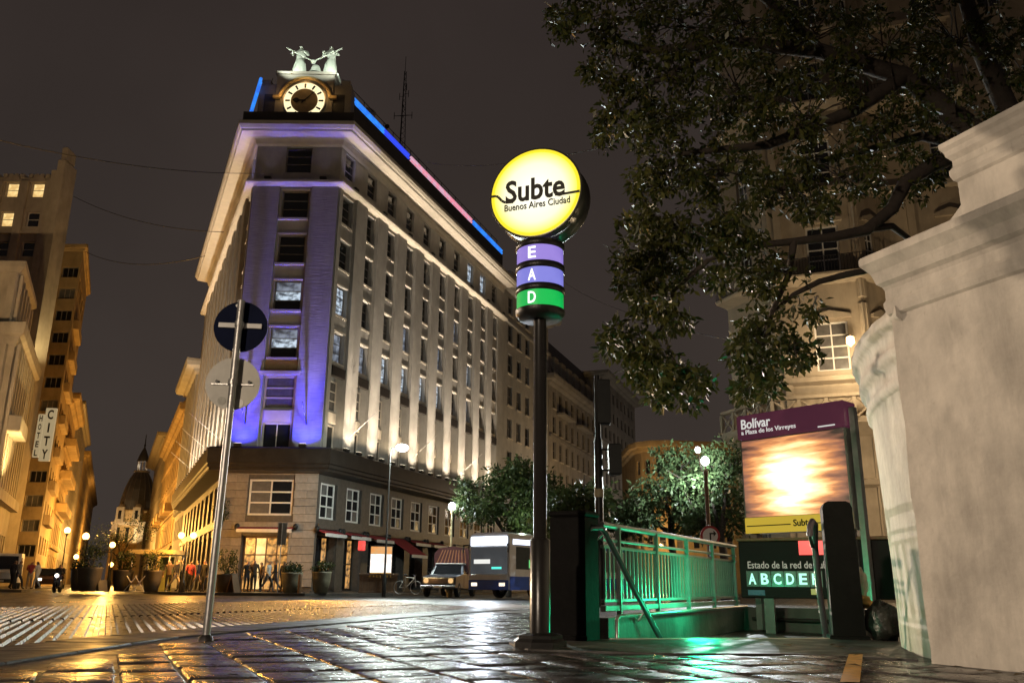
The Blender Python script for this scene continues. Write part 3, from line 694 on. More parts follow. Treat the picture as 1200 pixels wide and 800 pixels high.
for sg in (-1, 1): arch.box(cx+sg*1.95-0.25, cx+sg*1.95+0.25, -0.15, 0.06, cz+0.2, cz+0.42)
FC.mb('arch_moulding', arch, mat('gilded_arch', (0.50, 0.36, 0.16), 0.5, 0.1, 4, 0.1))
dial = FC.mb('clock_dial', MB().disc((cx, -0.02, cz), cr, 40, 'y', 0.16), emit('clock_ring', (1.0, 0.86, 0.50), 1.25))
put('inner_dial', MB().disc((cx, -0.115, cz), cr*0.66, 36, 'y', 0.03).mesh('inner_dial', mat('clock_bronze', (0.30, 0.23, 0.13), 0.5)), dial)
hmk = MB()
for k in range(12):
    t = 2*math.pi*k/12; c_, s_ = math.cos(t), math.sin(t)
    def P(r, w): return (cx + c_*r - s_*w, -0.112, cz + s_*r + c_*w)
    hmk.add([P(cr*0.70,-0.055),P(cr*0.93,-0.07),P(cr*0.93,0.07),P(cr*0.70,0.055)] + [(p[0],-0.14,p[2]) for p in (P(cr*0.70,-0.055),P(cr*0.93,-0.07),P(cr*0.93,0.07),P(cr*0.70,0.055))], [(0,1,2,3),(7,6,5,4),(0,4,5,1),(1,5,6,2),(2,6,7,3),(3,7,4,0)])
put('hour_mark', hmk.mesh('hour_mark', M['iron']), dial)
def hand(ang, L, w):
    q = MB(); c_, s_ = math.cos(ang), math.sin(ang); q.prism_y([(cx-c_*0.25-s_*w, cz-s_*0.25+c_*w),(cx-c_*0.25+s_*w, cz-s_*0.25-c_*w),(cx+c_*L, cz+s_*L)], -0.17, -0.15)
    return q.mesh('clock_hand', M['iron'])
put('clock_hand', hand(R_(45), 1.15, 0.05), dial)
q = MB(); q.prism_y([(cx+0.1,cz-0.05),(cx+0.1,cz+0.06),(cx-0.8,cz+0.10),(cx-0.8,cz-0.02)], -0.15, -0.135); q.disc((cx-0.55,-0.145,cz+0.03), 0.19, 14, 'y', 0.03); put('clock_hand', q.mesh('clock_hand', M['iron']), dial)
q = MB(); q.lathe([(cr,0),(cr+0.10,0.02),(cr+0.10,0.12),(cr,0.14)], 40); put('dial_rim', q.mesh('dial_rim', M['trim']), dial, (0,0,0)); 
rim = [c for c in dial.children if c.name.startswith('dial_rim')][0]; rim.rotation_euler = (R_(90),0,0); rim.location = (cx, -0.0, cz)
lamp(FC.w(cx-1.5, -0.55, 33.0), 12, (1.0, 0.58, 0.20), 0.1); lamp(FC.w(cx+1.5, -0.55, 33.0), 12, (1.0, 0.58, 0.20), 0.1); lamp(FC.w(cx, -0.45, 34.0), 8, (1.0, 0.58, 0.20), 0.1)
# wall lanterns and flag poles on the facades
for k in (0, 3, 6): 
    FR.mb('flag_pole', MB().tube([((xsR[k]+xsR[k+1])/2, -0.24, 9.6), ((xsR[k]+xsR[k+1])/2+0.1, -2.1, 11.2)], 0.022, 6), M['white_paint'])
for k in range(1, 9, 2): FL.mb('flag_pole', MB().tube([((xsL[k]+xsL[k-1])/2, -0.24, 9.4), ((xsL[k]+xsL[k-1])/2-0.05, -2.3, 11.0)], 0.022, 6), M['white_paint'])
for x in (0.95, 4.75): FC.mb('flag_pole', MB().tube([(x, -0.2, 10.0), (x+0.05-0.15, -1.2, 11.2)], 0.045, 6), M['iron'])

# roof-top statues, bell, mast
def skin_body(nodes, edges, radii, root_i=0, sub=1):
    me = bpy.data.meshes.new('body'); me.from_pydata([tuple(v) for v in nodes], edges, []); o = bpy.data.objects.new('body', me); COL.objects.link(o)
    sk = o.modifiers.new('skin', 'SKIN'); sk.use_smooth_shade = True
    for i, r in enumerate(radii):
        sv = me.skin_vertices[0].data[i]; sv.radius = r if hasattr(r, '__len__') else (r, r); sv.use_root = i == root_i
    if sub: sb = o.modifiers.new('sub', 'SUBSURF'); sb.levels = sub; sb.render_levels = sub
    bpy.context.view_layer.update()
    out = bpy.data.meshes.new_from_object(o.evaluated_get(bpy.context.evaluated_depsgraph_get()))
    bpy.data.objects.remove(o); bpy.data.meshes.remove(me)
    for p in out.polygons: p.use_smooth = True
    return out
def figure(pose='stand', ph=0.0, arms=((0.06,0.0),(0.06,0.0)), lean=0.0):
    """one continuous human body, 1.72 m, facing -y. pose: stand, walk, sit"""
    N = []; E = []; Rr = []
    def n(x, y, z, r, par=None):
        N.append((x, y, z)); Rr.append(r); i = len(N)-1
        if par is not None: E.append((par, i))
        return i
    hz = 0.92 if pose != 'sit' else 0.50
    dz = hz - 0.92
    pel = n(0, 0, hz, (0.145,0.115)); sp = n(0, 0.01-lean*0.1, 1.12+dz, (0.135,0.105), pel); ch = n(0, 0.0-lean*0.25, 1.33+dz, (0.165,0.12), sp)
    nk = n(0, -0.01-lean*0.35, 1.475+dz, 0.058, ch); hd = n(0, -0.03-lean*0.42, 1.56+dz, (0.075,0.088), nk); tp = n(0, -0.02-lean*0.45, 1.655+dz, (0.078,0.092), hd)
    nose = n(0, -0.135-lean*0.45, 1.585+dz, 0.018, hd)
    for sg, (ax, ay) in zip((-1, 1), arms):
        sh = n(sg*0.185, 0-lean*0.27, 1.40+dz, 0.068, ch); el = n(sg*(0.235+ax*0.5), 0.02-lean*0.2-ay*0.10, 1.13+dz+abs(ay)*0.04, 0.046, sh)
        wr = n(sg*(0.24+ax-abs(ay)*0.12), -0.06-ay*0.30-lean*0.2, 0.90+dz+abs(ay)*0.28, 0.034, el); ha = n(sg*(0.235+ax-abs(ay)*0.15), -0.09-ay*0.36-lean*0.2, 0.82+dz+abs(ay)*0.30, (0.042,0.024), wr)
        for k in (-1, 0, 1): n(sg*(0.235+ax-abs(ay)*0.16)+k*0.018, -0.10-ay*0.42-lean*0.2, 0.745+dz+abs(ay)*0.30, 0.009, ha)
    for sg in (-1, 1):
        st = sg*ph
        if pose == 'sit':
            hp = n(sg*0.09, -0.02, 0.50, 0.09, pel); kn = n(sg*0.13, -0.43, 0.50, 0.062, hp); an = n(sg*0.12, -0.42, 0.09, 0.042, kn); n(sg*0.13, -0.56, 0.045, 0.040, an)
        else:
            hp = n(sg*0.092, 0, 0.85, 0.095, pel); kn = n(sg*0.10, -0.03-st*0.17, 0.50+abs(st)*0.02, 0.066, hp)
            an = n(sg*0.105, 0.03-st*0.30 + (0.10 if st < 0 else 0), 0.09+(0.05 if st < 0 else 0), 0.043, kn); n(sg*0.11, -0.11-st*0.30+(0.08 if st < 0 else 0), 0.045+(0.01 if st < 0 else 0), 0.042, an)
    me = skin_body(N, E, Rr)
    mi = []
    for p in me.polygons:
        c = p.center; z = c.z - dz
        if pose == 'sit':
            s = 3 if c.z < 0.60 and c.z > 0.10 and not (abs(c.x) > 0.17 and z > 0.80) else (4 if c.z <= 0.10 else (2 if z < 1.45 else 0))
        else: s = 4 if c.z < 0.085 else (3 if c.z < 0.95 and abs(c.x) < 0.205 else (2 if z < 1.45 else 0))
        if abs(c.x) > 0.2 and c.z < 0.86+dz and s == 2: s = 0
        if s == 0 and z > 1.5 and (z > 1.66 or c.y - N[hd][1] > 0.02): s = 1
        mi.append(s)
    me.polygons.foreach_set('material_index', mi); return me
statm = mat('floodlit_statue_stone', (0.62, 0.66, 0.58), 0.7, 0.12, 6, 0.3, 20)
def statue(x, sg, label):
    p = FC.w(x, 1.0, 35.0); t = thing('rooftop_statue', label, 'statue', (p.x, p.y, 35.0)); t.scale = (1.42,)*3
    me = figure('stand', 0.0, ((0.05,0.9),(0.05,0.9)))
    me.materials.clear(); me.materials.append(statm)
    me.polygons.foreach_set('material_index', [0]*len(me.polygons))
    o = put('figure', me, t); o.scale = (1.55, 1.45, 1.12)
    q = MB(); q.lathe([(0.37,0.14),(0.35,0.45),(0.30,0.80),(0.22,1.04),(0.20,1.08)], 18)
    for v in range(len(q.v)):
        a = math.atan2(q.v[v][1], q.v[v][0]); k = 1 + 0.07*math.sin(9*a)*(1.14-q.v[v][2])*1.4; q.v[v] = (q.v[v][0]*k, q.v[v][1]*k*0.85, q.v[v][2])
    q.build('draped_skirt', statm, t)
    q = MB(); q.tube([(-sg*0.62,-0.42,1.52),(sg*0.80,-0.44,0.72)], 0.035, 8); q.ball((sg*0.80,-0.44,0.72), (0.10,0.11), 8, 6); q.build('hammer', statm, t)
    MB().bbox(-0.5, 0.5, -0.4, 0.4, 0, 0.14, 0.03).build('plinth', statm, t)
statue(2.1, 1, 'pale floodlit robed statue on the clock roof, left of the bell')
statue(4.3, -1, 'pale floodlit robed statue on the clock roof, right of the bell')
p = FC.w(3.25, 1.0, 35.0); t = thing('roof_bell', 'small pale bell in an arched cradle between the two rooftop statues', 'bell', tuple(p))
MB().lathe([(0.52,0.42),(0.50,0.5),(0.38,0.62),(0.33,0.85),(0.25,1.05),(0.02,1.10)], 16).build('bell', statm, t)
q = MB(); q.tube([(math.cos(a)*0.75, 0, math.sin(a)*0.5) for a in np.linspace(0, math.pi, 13)], 0.08, 8); q.build('cradle', statm, t)
for x in (1.0, 5.4): spot(FC.w(x, -1.3, 34.6), FC.w(3.25, 1.0, 37.4), 480, (0.90, 1.0, 0.85), 110, 0.7, 0.06)
mp = FR.w(16.5, 4.2, 33.9)
t = thing('radio_mast', 'thin lattice radio mast with crossbars on the clock building roof', 'mast', tuple(mp))
q = MB(); H = 12.2
for i in range(3):
    a = 2*math.pi*i/3; q.tube([(math.cos(a)*0.42, math.sin(a)*0.42, 0), (math.cos(a)*0.10, math.sin(a)*0.10, H)], 0.035, 5)
for k in range(22):
    z0, z1 = H*k/22, H*(k+1)/22; r0, r1 = 0.42-0.32*k/22, 0.42-0.32*(k+1)/22
    for i in range(3):
        a, b = 2*math.pi*i/3, 2*math.pi*(i+1)/3; q.tube([(math.cos(a)*r0, math.sin(a)*r0, z0), (math.cos(b)*r1, math.sin(b)*r1, z1)], 0.016, 4)
q.build('lattice', M['iron'], t)
q = MB(); q.tube([(-0.85,0,7.6),(0.85,0,7.7)], 0.03, 5); q.tube([(0,0.7,8.6),(0,-0.7,8.6)], 0.03, 5); q.tube([(0,0,H),(0,0,H+1.6)], 0.025, 5)
for x, z in ((-0.8,7.6),(0.8,7.7),(-0.4,9.6),(0.4,9.9),(0.2,10.6)): q.tube([(x,0,z-0.35),(x,0,z+0.35)], 0.03, 5); q.tube([(x,0,z),(0,0,z)], 0.02, 4)
q.build('antenna', M['iron'], t)
for i, (s_, h_) in enumerate([(8.6,1.7),(11.5,1.3),(14,1.5)]):
    b = FR.w(s_, 1.4, 33.95); t = thing('roof_aerial', ['slim roof aerial with a small disc beside the pink neon','short bare roof aerial behind the pink neon','thin roof aerial with two bars above the pink neon'][i], 'aerial', tuple(b))
    q = MB(); q.tube([(0,0,0),(0,0,h_)], 0.03, 5); q.build('pole', M['iron'], t)
    q = MB(); q.disc((0,0,h_), 0.2, 10, 'y', 0.04) if i == 0 else (q.tube([(-0.4,0,h_*0.8),(0.4,0,h_*0.8)], 0.02, 4), q.tube([(-0.3,0,h_),(0.3,0,h_)], 0.02, 4)); q.build('antenna', M['iron'], t)
b = FR.w(5.0, 0.8, 33.95); t = thing('satellite_dish', 'small blue lit satellite dish on the roof edge by the blue neon', 'dish', tuple(b))
q = MB(); q.tube([(0,0,0),(0,0,0.7)], 0.03, 5); q.build('stand', M['iron'], t); q = MB(); q.lathe([(0.01,0.16),(0.25,0.1),(0.46,0.0)], 14, (0,0,0)); d = q.build('dish', M['steel'], t, (0,-0.1,0.85)); d.rotation_euler = (R_(60),0,R_(40))

# ------------------------------------------------------------------ other buildings, right side of the diagonal avenue
IR = 15
def strip(s0, s1, o=0): return [PR(s0, o), PR(s1, o), PR(s1, o+IR), PR(s0, o+IR)]
wfm = M['granite_mid']
plain_building('office_block', 'dim stone office block adjoining the clock building, partly behind the totem pole', strip(32.05, 47.4), 31.0,
    {0: dict(cols=5, zs=[1.2,4.6,8,11.3,14.6,17.9,21.2,24.4,27.4], w=1.35, h=2.0, pc=2, pr=2, fm=wfm, sill=M['trim'], bands=(26.4,6.9))}, M['limestone'], 'buildings along the diagonal avenue', (1.3, 0.8), cm=M['limestone'])
r3, f3 = plain_building('mansard_block', 'dark pale-walled block with steep mansard roof and dormers along the avenue', strip(47.6, 73.2), 24.2,
    {0: dict(cols=9, zs=[1.2,4.6,8,11.3,14.6,17.6,20.6], w=1.3, h=2.1, pc=2, pr=2, fm=wfm, sill=M['trim'], bands=(7.0,17.0))}, M['plaster_pale'], 'buildings along the diagonal avenue', (1.0, 0.7))
F = f3[0]
F.mb('mansard_roof', MB().prism_x([(0.2,24.2),(2.6,30.6),(12,30.8),(12,24.2)], 0.2, F.len-0.2), M['slate'])
dm = MB().bbox(-0.85, 0.85, 0.0, 1.8, 0, 2.5, 0.05).mesh('dormer', M['plaster_pale'])
for k in range(8):
    d = F.me('dormer', dm, 2+k*3.1, 0.55, 25.0); 
    put('pane', win_meshes(1.1,1.7,2,2,0.07)[0].mesh('window_frame', wfm), d, (0,-0.03,0.4)); put('pane', win_meshes(1.1,1.7,2,2,0.07)[1].mesh('pane', M['glass']), d, (0,-0.03,0.4))
for k in range(3): F.mb('balcony', MB().box(3+k*8.6, 8.4+k*8.6, -0.95, 0.0, 20.0, 20.25), M['plaster_pale'])
plain_building('corner_block', 'white block with flat roof and small square windows at the end of the row', strip(73.6, 97), 30.6,
    {0: dict(cols=8, zs=[1.2,4.6,8,11.3,14.6,17.9,21.2,24.2,27.2], w=1.5, h=1.7, pc=2, pr=1, fm=wfm), 3: dict(cols=3, zs=[24.8,27.4], w=1.5, h=1.6, fm=wfm, lit={(0,1):'lit_warm'})}, M['plaster_white'], 'buildings along the diagonal avenue', (1.4, 0.5))
# rounded ochre building beyond the trees
q = [(14.4,100),(14.9,98.4),(16.0,97.3),(17.6,97.0),(26,98.5),(26,112),(14.4,112)]
plain_building('ochre_corner_house', 'ochre rounded corner building beyond the lamplit trees', q, 16.4,
    {i: dict(cols=1 if i < 3 else 4, zs=[4.6,9.2,12.8], w=0.8, h=1.6, fm=wfm, x0=0.2, x1=None or [1.5,1.4,1.4,8][i]) for i in range(4)}, M['plaster_ochre'], None, (0.8, 0.7), rm=M['slate'])
for s_ in (40, 58, 76, 94): q_ = PR(s_, -7); lamp((q_[0], q_[1], 8.0), 650, (1.0, 0.86, 0.70), 0.3, 'avenue_fill')  # unseen lights added along the avenue to brighten its dim blocks
lamp((15.2, 91, 5.0), 2600, (1.0, 0.62, 0.22), 0.3)
# side street, right side
def stripL(s0, s1, d=14): return [PL(s1), PL(s0), PL(s0, -d), PL(s1, -d)]
plain_building('pier_front_block', 'low lamplit block of tall stone piers next down the side street', stripL(32.1, 45), 21.4,
    {0: dict(cols=5, zs=[1.0,4.6,8.2,11.6,15,18.2], w=1.2, h=2.1, fm=wfm, piers=0.9, pz0=7.2, pz1=20.2)}, M['limestone'], 'buildings down the side street', (1.4, 0.8), cm=M['limestone'])
rt, fs = plain_building('ornate_ochre_house', 'narrow ornate ochre house with balconies and roof urns down the side street', stripL(45.3, 86), 19.6,
    {0: dict(cols=11, zs=[1.0,4.8,8.6,12.2,15.7], w=1.3, h=2.4, fm=wfm, bands=(4.0,7.8,11.4,15.0), sill=M['plaster_ochre'])}, M['plaster_ochre'], 'buildings down the side street', (0.9, 0.9))
for k in range(5):
    fs[0].mb('balcony', MB().bbox(3+k*8, 7+k*8, -1.1, 0, 8.0, 8.9, 0.06), M['plaster_ochre'])
    fs[0].mb('roof_urn', MB().lathe([(0.3,0),(0.15,0.3),(0.4,0.7),(0.5,1.0),(0.2,1.3),(0.01,1.7)], 10, (4+k*8, 0.1, 19.6)), M['plaster_ochre'])
plain_building('dark_gabled_house', 'dark far house with deep eaves beside the domed church down the side street', stripL(86.3, 128), 22.5,
    {0: dict(cols=10, zs=[1.2,5,9,13,17], w=1.3, h=2.2, fm=wfm)}, M['granite_mid'], 'buildings down the side street', (1.6, 0.6))
# side street, left side
def stripW(s0, s1, w, width=26): a = PL(s0, w); b = PL(s1, w); return [(a[0]-width, a[1]), a, b, (b[0]-width, b[1])]
ytop = {0:'lit_warm'}
rt, fs = plain_building('fluted_bank', 'low fluted corner building with lamplit pilasters at the left edge', stripW(6, 19.5, 13), 16.4,
    {0: dict(cols=8, zs=[1.0,6.5,11.5], w=1.1, h=2.6, fm=wfm, piers=0.8, pz0=6, pz1=15), 1: dict(cols=9, zs=[1.0,7.2,11], w=0.9, h=2.6, fm=wfm, piers=0.75, pz0=6.2, pz1=15.2)}, M['plaster_cream'], 'buildings down the side street', (0.5, 0.9))
c0 = rt.location
up = [(p[0]-c0.x, p[1]-c0.y) for p in [(stripW(9,18.5,13.8)[i]) for i in range(4)]]
MB().prism(up, 16.4, 21.6).build('upper_storey', M['plaster_cream'], rt); MB().sweep(up, [(0,20.8),(0.35,21.1),(0.35,21.5),(0,21.7)], True).build('cornice', M['plaster_cream'], rt)
F1 = Fac(rt, stripW(9,18.5,13.8)[0], stripW(9,18.5,13.8)[1])
for k in range(9): F1.mb('pier', MB().box(F1.len-0.5-k*1.7, F1.len-k*1.7-0.02, -0.22, 0.0, 16.5, 20.7), M['plaster_cream'])
F1b = Fac(rt, stripW(9,18.5,13.8)[1], stripW(9,18.5,13.8)[2])
for k in range(6): F1b.mb('pier', MB().box(0.3+k*1.7, 0.9+k*1.7, -0.22, 0.0, 16.5, 20.7), M['plaster_cream'])
fs[1].mb('balcony', MB().bbox(0.5, 5.5, -1.0, 0, 9.6, 10.6, 0.06), M['plaster_cream']); fs[1].mb('string_course', MB().box(0, fs[1].len, -0.5, 0, 5.4, 6.1), M['plaster_cream'])
Yc = PL(26, 13.65)[1]; zt0 = at(51, 231, Yc).z; ZT_ = [zt0 - 2.85*k for k in range(8,-1,-1)]
rt, fs = plain_building('deco_tower', 'tall stepped art deco tower with three warm lit windows at far left', stripW(26, 27.6, 13.65), 35.6,
    {0: dict(cols=9, x0=4.15, x1=24.85, zs=ZT_, w=1.12, h=1.4, pr=2, fm=M['trim'], lit={(8,8):'lit_warm',(8,7):'lit_warm',(7,7):'lit_warm',(8,6):'lit_warm'})}, M['plaster_cream'], 'buildings down the side street', None)
F = fs[0]
for k in range(7): F.mb('pier', MB().bbox(4.15+2.3*(k+3)-0.36, 4.15+2.3*(k+3)+0.36, -0.3, 0, 8, 35.2, 0.04), M['plaster_cream'])
for k in range(6):
    X_ = 4.15+2.3*(k+3.5); F.mb('window_hood', MB().prism_y([(X_-0.75,ZT_[8]+1.42),(X_+0.75,ZT_[8]+1.42),(X_+0.5,ZT_[8]+1.85),(X_,ZT_[8]+2.1),(X_-0.5,ZT_[8]+1.85)], -0.16, 0.0), M['plaster_cream'])
    F.mb('string_course', MB().box(X_-0.78, X_+0.78, -0.2, 0, ZT_[7]-0.75, ZT_[7]-0.45), M['plaster_cream'])
    for j in range(4): F.mb('crenel', MB().bbox(X_-0.95+j*0.5, X_-0.6+j*0.5, -0.1, 0.5, 35.55, 35.95, 0.05), M['plaster_cream'])
F.mb('corner_buttress', MB().bbox(24.9, 25.4, -0.4, 1.2, 0, 36.2, 0.05), M['plaster_cream'])
F.mb('corner_buttress', MB().bbox(25.4, 26.05, -0.5, 1.6, 0, 37.2, 0.08), M['plaster_cream'])
F.mb('corner_buttress', MB().bbox(25.5, 26.0, -0.3, 1.2, 37.2, 38.6, 0.15), M['plaster_cream'])
F.mb('roof_shed', MB().box(3, 16, 2, 8, 35.5, 38.6), M['roof'])
rt, fs = plain_building('apartment_block', 'tall lamplit apartment block with three-part windows and side balconies', stripW(36, 51.5, 12), 33.0,
    {0: dict(cols=4, x0=17.65, x1=26.05, zs=[29.6-2.25*k for k in range(12,-1,-1)], w=1.65, h=1.1, pc=3, pr=1, fm=M['granite_mid']), 1: dict(cols=4, zs=[3,6.2,9.4,12.6,15.8,19,22.2,25.4,28.6], w=1.4, h=1.6, fm=wfm)}, M['plaster_ochre'], 'buildings down the side street', (0.4, 0.4))
for z in [5.6,8.8,12,15.2,18.4,21.6,24.8]: fs[1].mb('balcony', MB().bbox(2, 9, -0.55, 0, z, z+0.95, 0.05), M['plaster_ochre'])
rt, fs = plain_building('ochre_balcony_house', 'ornate ochre house with stacked balconies in orange lamplight', stripW(51.8, 70, 12, 20), 20.8,
    {1: dict(cols=5, zs=[1,4.6,8.2,11.8,15.4], w=1.3, h=2.3, fm=wfm, bands=(4,7.6,11.2,14.8))}, M['plaster_ochre'], 'buildings down the side street', (1.0, 0.8))
for z in (7.9, 11.5, 15.1): fs[1].mb('balcony', MB().bbox(1, 15, -1.1, 0, z, z+0.95, 0.06), M['plaster_ochre'])
plain_building('dark_narrow_block', 'dark narrow block standing taller than the ochre balcony house', stripW(70.3, 109, 12, 20), 23.4,
    {1: dict(cols=9, zs=[1,4.6,8.2,11.8,15.4,19], w=1.4, h=2.2, fm=wfm)}, M['granite_mid'], 'buildings down the side street', (0.8, 0.5))
rt, fs = plain_building('far_stepped_house', 'far pale house with stepped outline at the end of the side street', stripW(109.4, 220, 12, 20), 22.0,
    {1: dict(cols=22, zs=[1,4.6,8.2,11.8,15.4,18.6], w=1.5, h=2.2, fm=wfm)}, M['plaster_ochre'], 'buildings down the side street', (1.0, 0.8))
fs[1].mb('upper_storey', MB().bbox(50, 110, 1.5, 12, 22, 26.5, 0.2), M['plaster_ochre'])
# domed church closing the street
Y = 190.0; cb = at(165, 690, Y); S_ = Y/190
cb.x = at(169, 530, Y).x; t = thing('domed_church', 'domed building with lit lantern closing the end of the side street', 'building', (cb.x, Y, 0)); t.scale = (0.63,)*3
MB().bbox(-5.2, 5.2, -5.0, 8, 0, 20, 0.3).build('wall', M['plaster_ochre'], t)
for x in (-4.6, 4.6): MB().bbox(x-0.9, x+0.9, -5.6, -4.9, 0, 20.4, 0.1).build('pier', M['plaster_cream'], t)
MB().sweep([(-5.2,8),(-5.2,-5),(5.2,-5),(5.2,8)], [(0,19.2),(0.7,19.8),(0.7,20.3),(0,20.5)]).build('cornice', M['plaster_cream'], t)
MB().lathe([(5.6,20),(5.6,23.5),(5.9,23.8),(5.9,24.3),(5.6,24.5)], 16).build('drum', M['plaster_ochre'], t)
MB().lathe([(5.7,24.3),(5.5,27.5),(4.7,31.5),(3.5,35),(2.3,37.2),(2.2,37.6)], 16, smooth=False).build('dome', M['slate'], t)
ribm = mat('dome_rib', (0.10,0.09,0.08), 0.6)
for k in range(16):
    a = 2*math.pi*k/16; MB().tube([(math.cos(a)*r, math.sin(a)*r, z) for r, z in ((5.75,24.4),(5.55,27.5),(4.75,31.5),(3.55,35),(2.35,37.2))], 0.12, 5).build('rib', ribm, t)
MB().lathe([(2.6,37.4),(2.6,38.0),(2.2,38.1)], 14).build('lantern_base', M['plaster_cream'], t)
lw = emit('lit_lantern_stone', (1.0, 0.80, 0.62), 1.1)
for k in range(8):
    a = 2*math.pi*(k+0.5)/8; MB().lathe([(0.24,38),(0.2,41.3)], 8, (math.cos(a)*1.5, math.sin(a)*1.5, 0)).build('lantern_column', M['plaster_white'], t)
MB().lathe([(1.9,41.2),(1.9,41.7),(1.5,43.2),(0.8,45),(0.25,46.2),(0.12,50.5),(0.02,51)], 14).build('lantern_roof', M['slate'], t)
MB().ball((0,0,47), (0.4,0.4), 8, 6).build('finial', M['iron'], t)
for x in (-3.0, 2.6):
    q = MB(); q.bbox(x-1.3, x+1.3, -6.2, -3.5, 20.3, 25.2, 0.1); q.lathe([(1.3,0),(1.0,0.7),(0.4,1.2),(0.01,1.3)], 12, (x,-4.9,25.2)); q.build('dormer', M['plaster_cream'], t)
    MB().bbox(x-0.5, x+0.5, -6.26, -6.19, 21.2, 24.0, 0.02).build('window', M['glass'], t)
for x, z in ((-3.4,13.5),(-0.3,13.5),(2.6,13.5),(4.4,13.5)): MB().bbox(x-0.55, x+0.55, -5.08, -4.98, z, z+5, 0.02).build('window', M['lit_warm'] if x > 0 else M['glass'], t)
lamp((cb.x, Y, 25.0), 160, (1.0,0.9,0.75), 0.2)
spot((cb.x+2, Y-7, 8), (cb.x+1, Y-3, 13), 2500, (1.0,0.75,0.4), 100, 0.8); spot((cb.x-4, Y-10, 10), (cb.x-1.5, Y-3, 15), 1500, (1.0,0.7,0.35), 80, 0.8)
# ------------------------------------------------------------------ bay-windowed building behind the wall at right
bp = [(13.0,49.5),(14.5,45.6),(18.9,44.0),(20.7,44.9),(20.95,44.4),(25.2,43.0),(36,41.5),(36,64),(20.5,64)]
zz = [1.5,6.2,11.7,17.3,22.6,27.8,33.0]
frw = M['white_paint']
rt, fs = plain_building('bay_window_building', 'tall cream stone building with faceted bay and French windows behind the overhanging tree', bp, 40.5,
    {0: dict(cols=1, zs=zz, w=1.0, h=2.6, pc=2, pr=4, fm=frw, t=0.07, x0=0.9, x1=3.3), 1: dict(cols=1, x0=1.6, x1=4.2, zs=zz, w=1.7, h=2.7, pc=2, pr=4, fm=frw, t=0.09),
     2: dict(cols=1, zs=zz, w=0.75, h=2.5, pc=2, pr=4, fm=frw, t=0.07, x0=0.4, x1=1.6), 4: dict(cols=1, zs=zz, w=1.1, h=2.5, pc=2, pr=4, fm=frw, t=0.08, x0=2.0, x1=4.2), 5: dict(cols=3, zs=zz, w=1.3, h=2.5, pc=2, pr=4, fm=frw)}, M['plaster_cream'], None, (0.9, 0.9))
c0 = rt.location; lp = [(p[0]-c0.x, p[1]-c0.y) for p in bp[:6]]
for z in zz[1:]:
    MB().sweep(lp, [(0,z-0.75),(0.28,z-0.60),(0.30,z-0.35),(0.05,z-0.3),(0,z-0.25)]).build('string_course', M['plaster_cream'], rt)
for F, x0, x1 in ((fs[1],0.8,4.4),(fs[2],0.2,1.8),(fs[4],1.4,4.3)):
    for x in (x0-0.25, x1+0.2):
        F.mb('pilaster', MB().bbox(x-0.2, x+0.2, -0.16, 0, 15.6, 40, 0.03), M['plaster_cream']); F.mb('pilaster', MB().bbox(x-0.2, x+0.2, -0.13, 0, 1, 15.3, 0.03), M['plaster_cream'])
for z in zz[2:]:
    for F, x, w_ in ((fs[1],2.9,1.9),(fs[2],1.0,0.95),(fs[4],3.1,1.3)):
        F.mb('window_hood', MB().prism_y([(x-w_/2-0.15,z+2.85),(x+w_/2+0.15,z+2.85),(x+w_/2+0.15,z+3.02),(x,z+3.3),(x-w_/2-0.15,z+3.02)], -0.24, 0.0), M['plaster_cream'])
for z in (16.9, 27.4):
    sl = MB().sweep(lp, [(0,z-0.3),(0.75,z-0.12),(0.85,z-0.02),(0.85,z+0.08),(0,z+0.08)]).build('balcony', M['plaster_cream'], rt)
    op = offset(lp, 0.78); q = MB()
    for i in range(len(op)-1):
        a, b = Vector(op[i]), Vector(op[i+1]); n_ = max(2, int((b-a).length/0.16))
        for j in range(n_): p_ = a + (b-a)*(j/n_); q.box(p_.x-0.012, p_.x+0.012, p_.y-0.012, p_.y+0.012, z+0.08, z+1.02)
        for zz_ in (z+0.16, z+1.03): q.tube([(a.x,a.y,zz_),(b.x,b.y,zz_)], 0.022, 5)
    put('railing', q.mesh('railing', M['iron']), sl)
# stone balustrade with pierced panels below
z = 9.0; op = offset(lp, 0.85)
MB().sweep(lp, [(0,z-0.9),(0.5,z-0.6),(0.95,z-0.3),(0.98,z),(0,z)]).build('balcony', M['plaster_cream'], rt)
MB().sweep(lp, [(0.70,z+1.05),(0.98,z+1.08),(0.98,z+1.24),(0.70,z+1.26)]).build('balustrade_rail', M['plaster_cream'], rt)
for i in range(len(op)-1):
    a, b = Vector(op[i]), Vector(op[i+1]); L = (b-a).length; n_ = max(1, round(L/1.25)); u = (b-a).normalized(); an = math.atan2(u.y, u.x)
    for j in range(n_):
        w_ = L/n_; q = MB(); q.box(-0.09, 0.09, -0.1, 0.1, 0, 1.05)
        put('baluster_post', q.mesh('baluster_post', M['plaster_cream']), rt, (a.x+u.x*w_*j, a.y+u.y*w_*j, z), an)
        q = MB(); q.tube([(0.12,0,0.05),(w_-0.12,0,1.0)], 0.06, 5); q.tube([(0.12,0,1.0),(w_-0.12,0,0.05)], 0.06, 5); q.lathe([(0.2,-0.06),(0.26,0),(0.2,0.06)], 10, (0,0,0))
        put('pierced_panel', q.mesh('pierced_panel', M['plaster_cream']), rt, (a.x+u.x*w_*j, a.y+u.y*w_*j, z), an)
b = at(997, 404, 43.4); t = thing('facade_lantern', 'small glowing lantern on the bay building just above the curved wall', 'lantern', tuple(b))
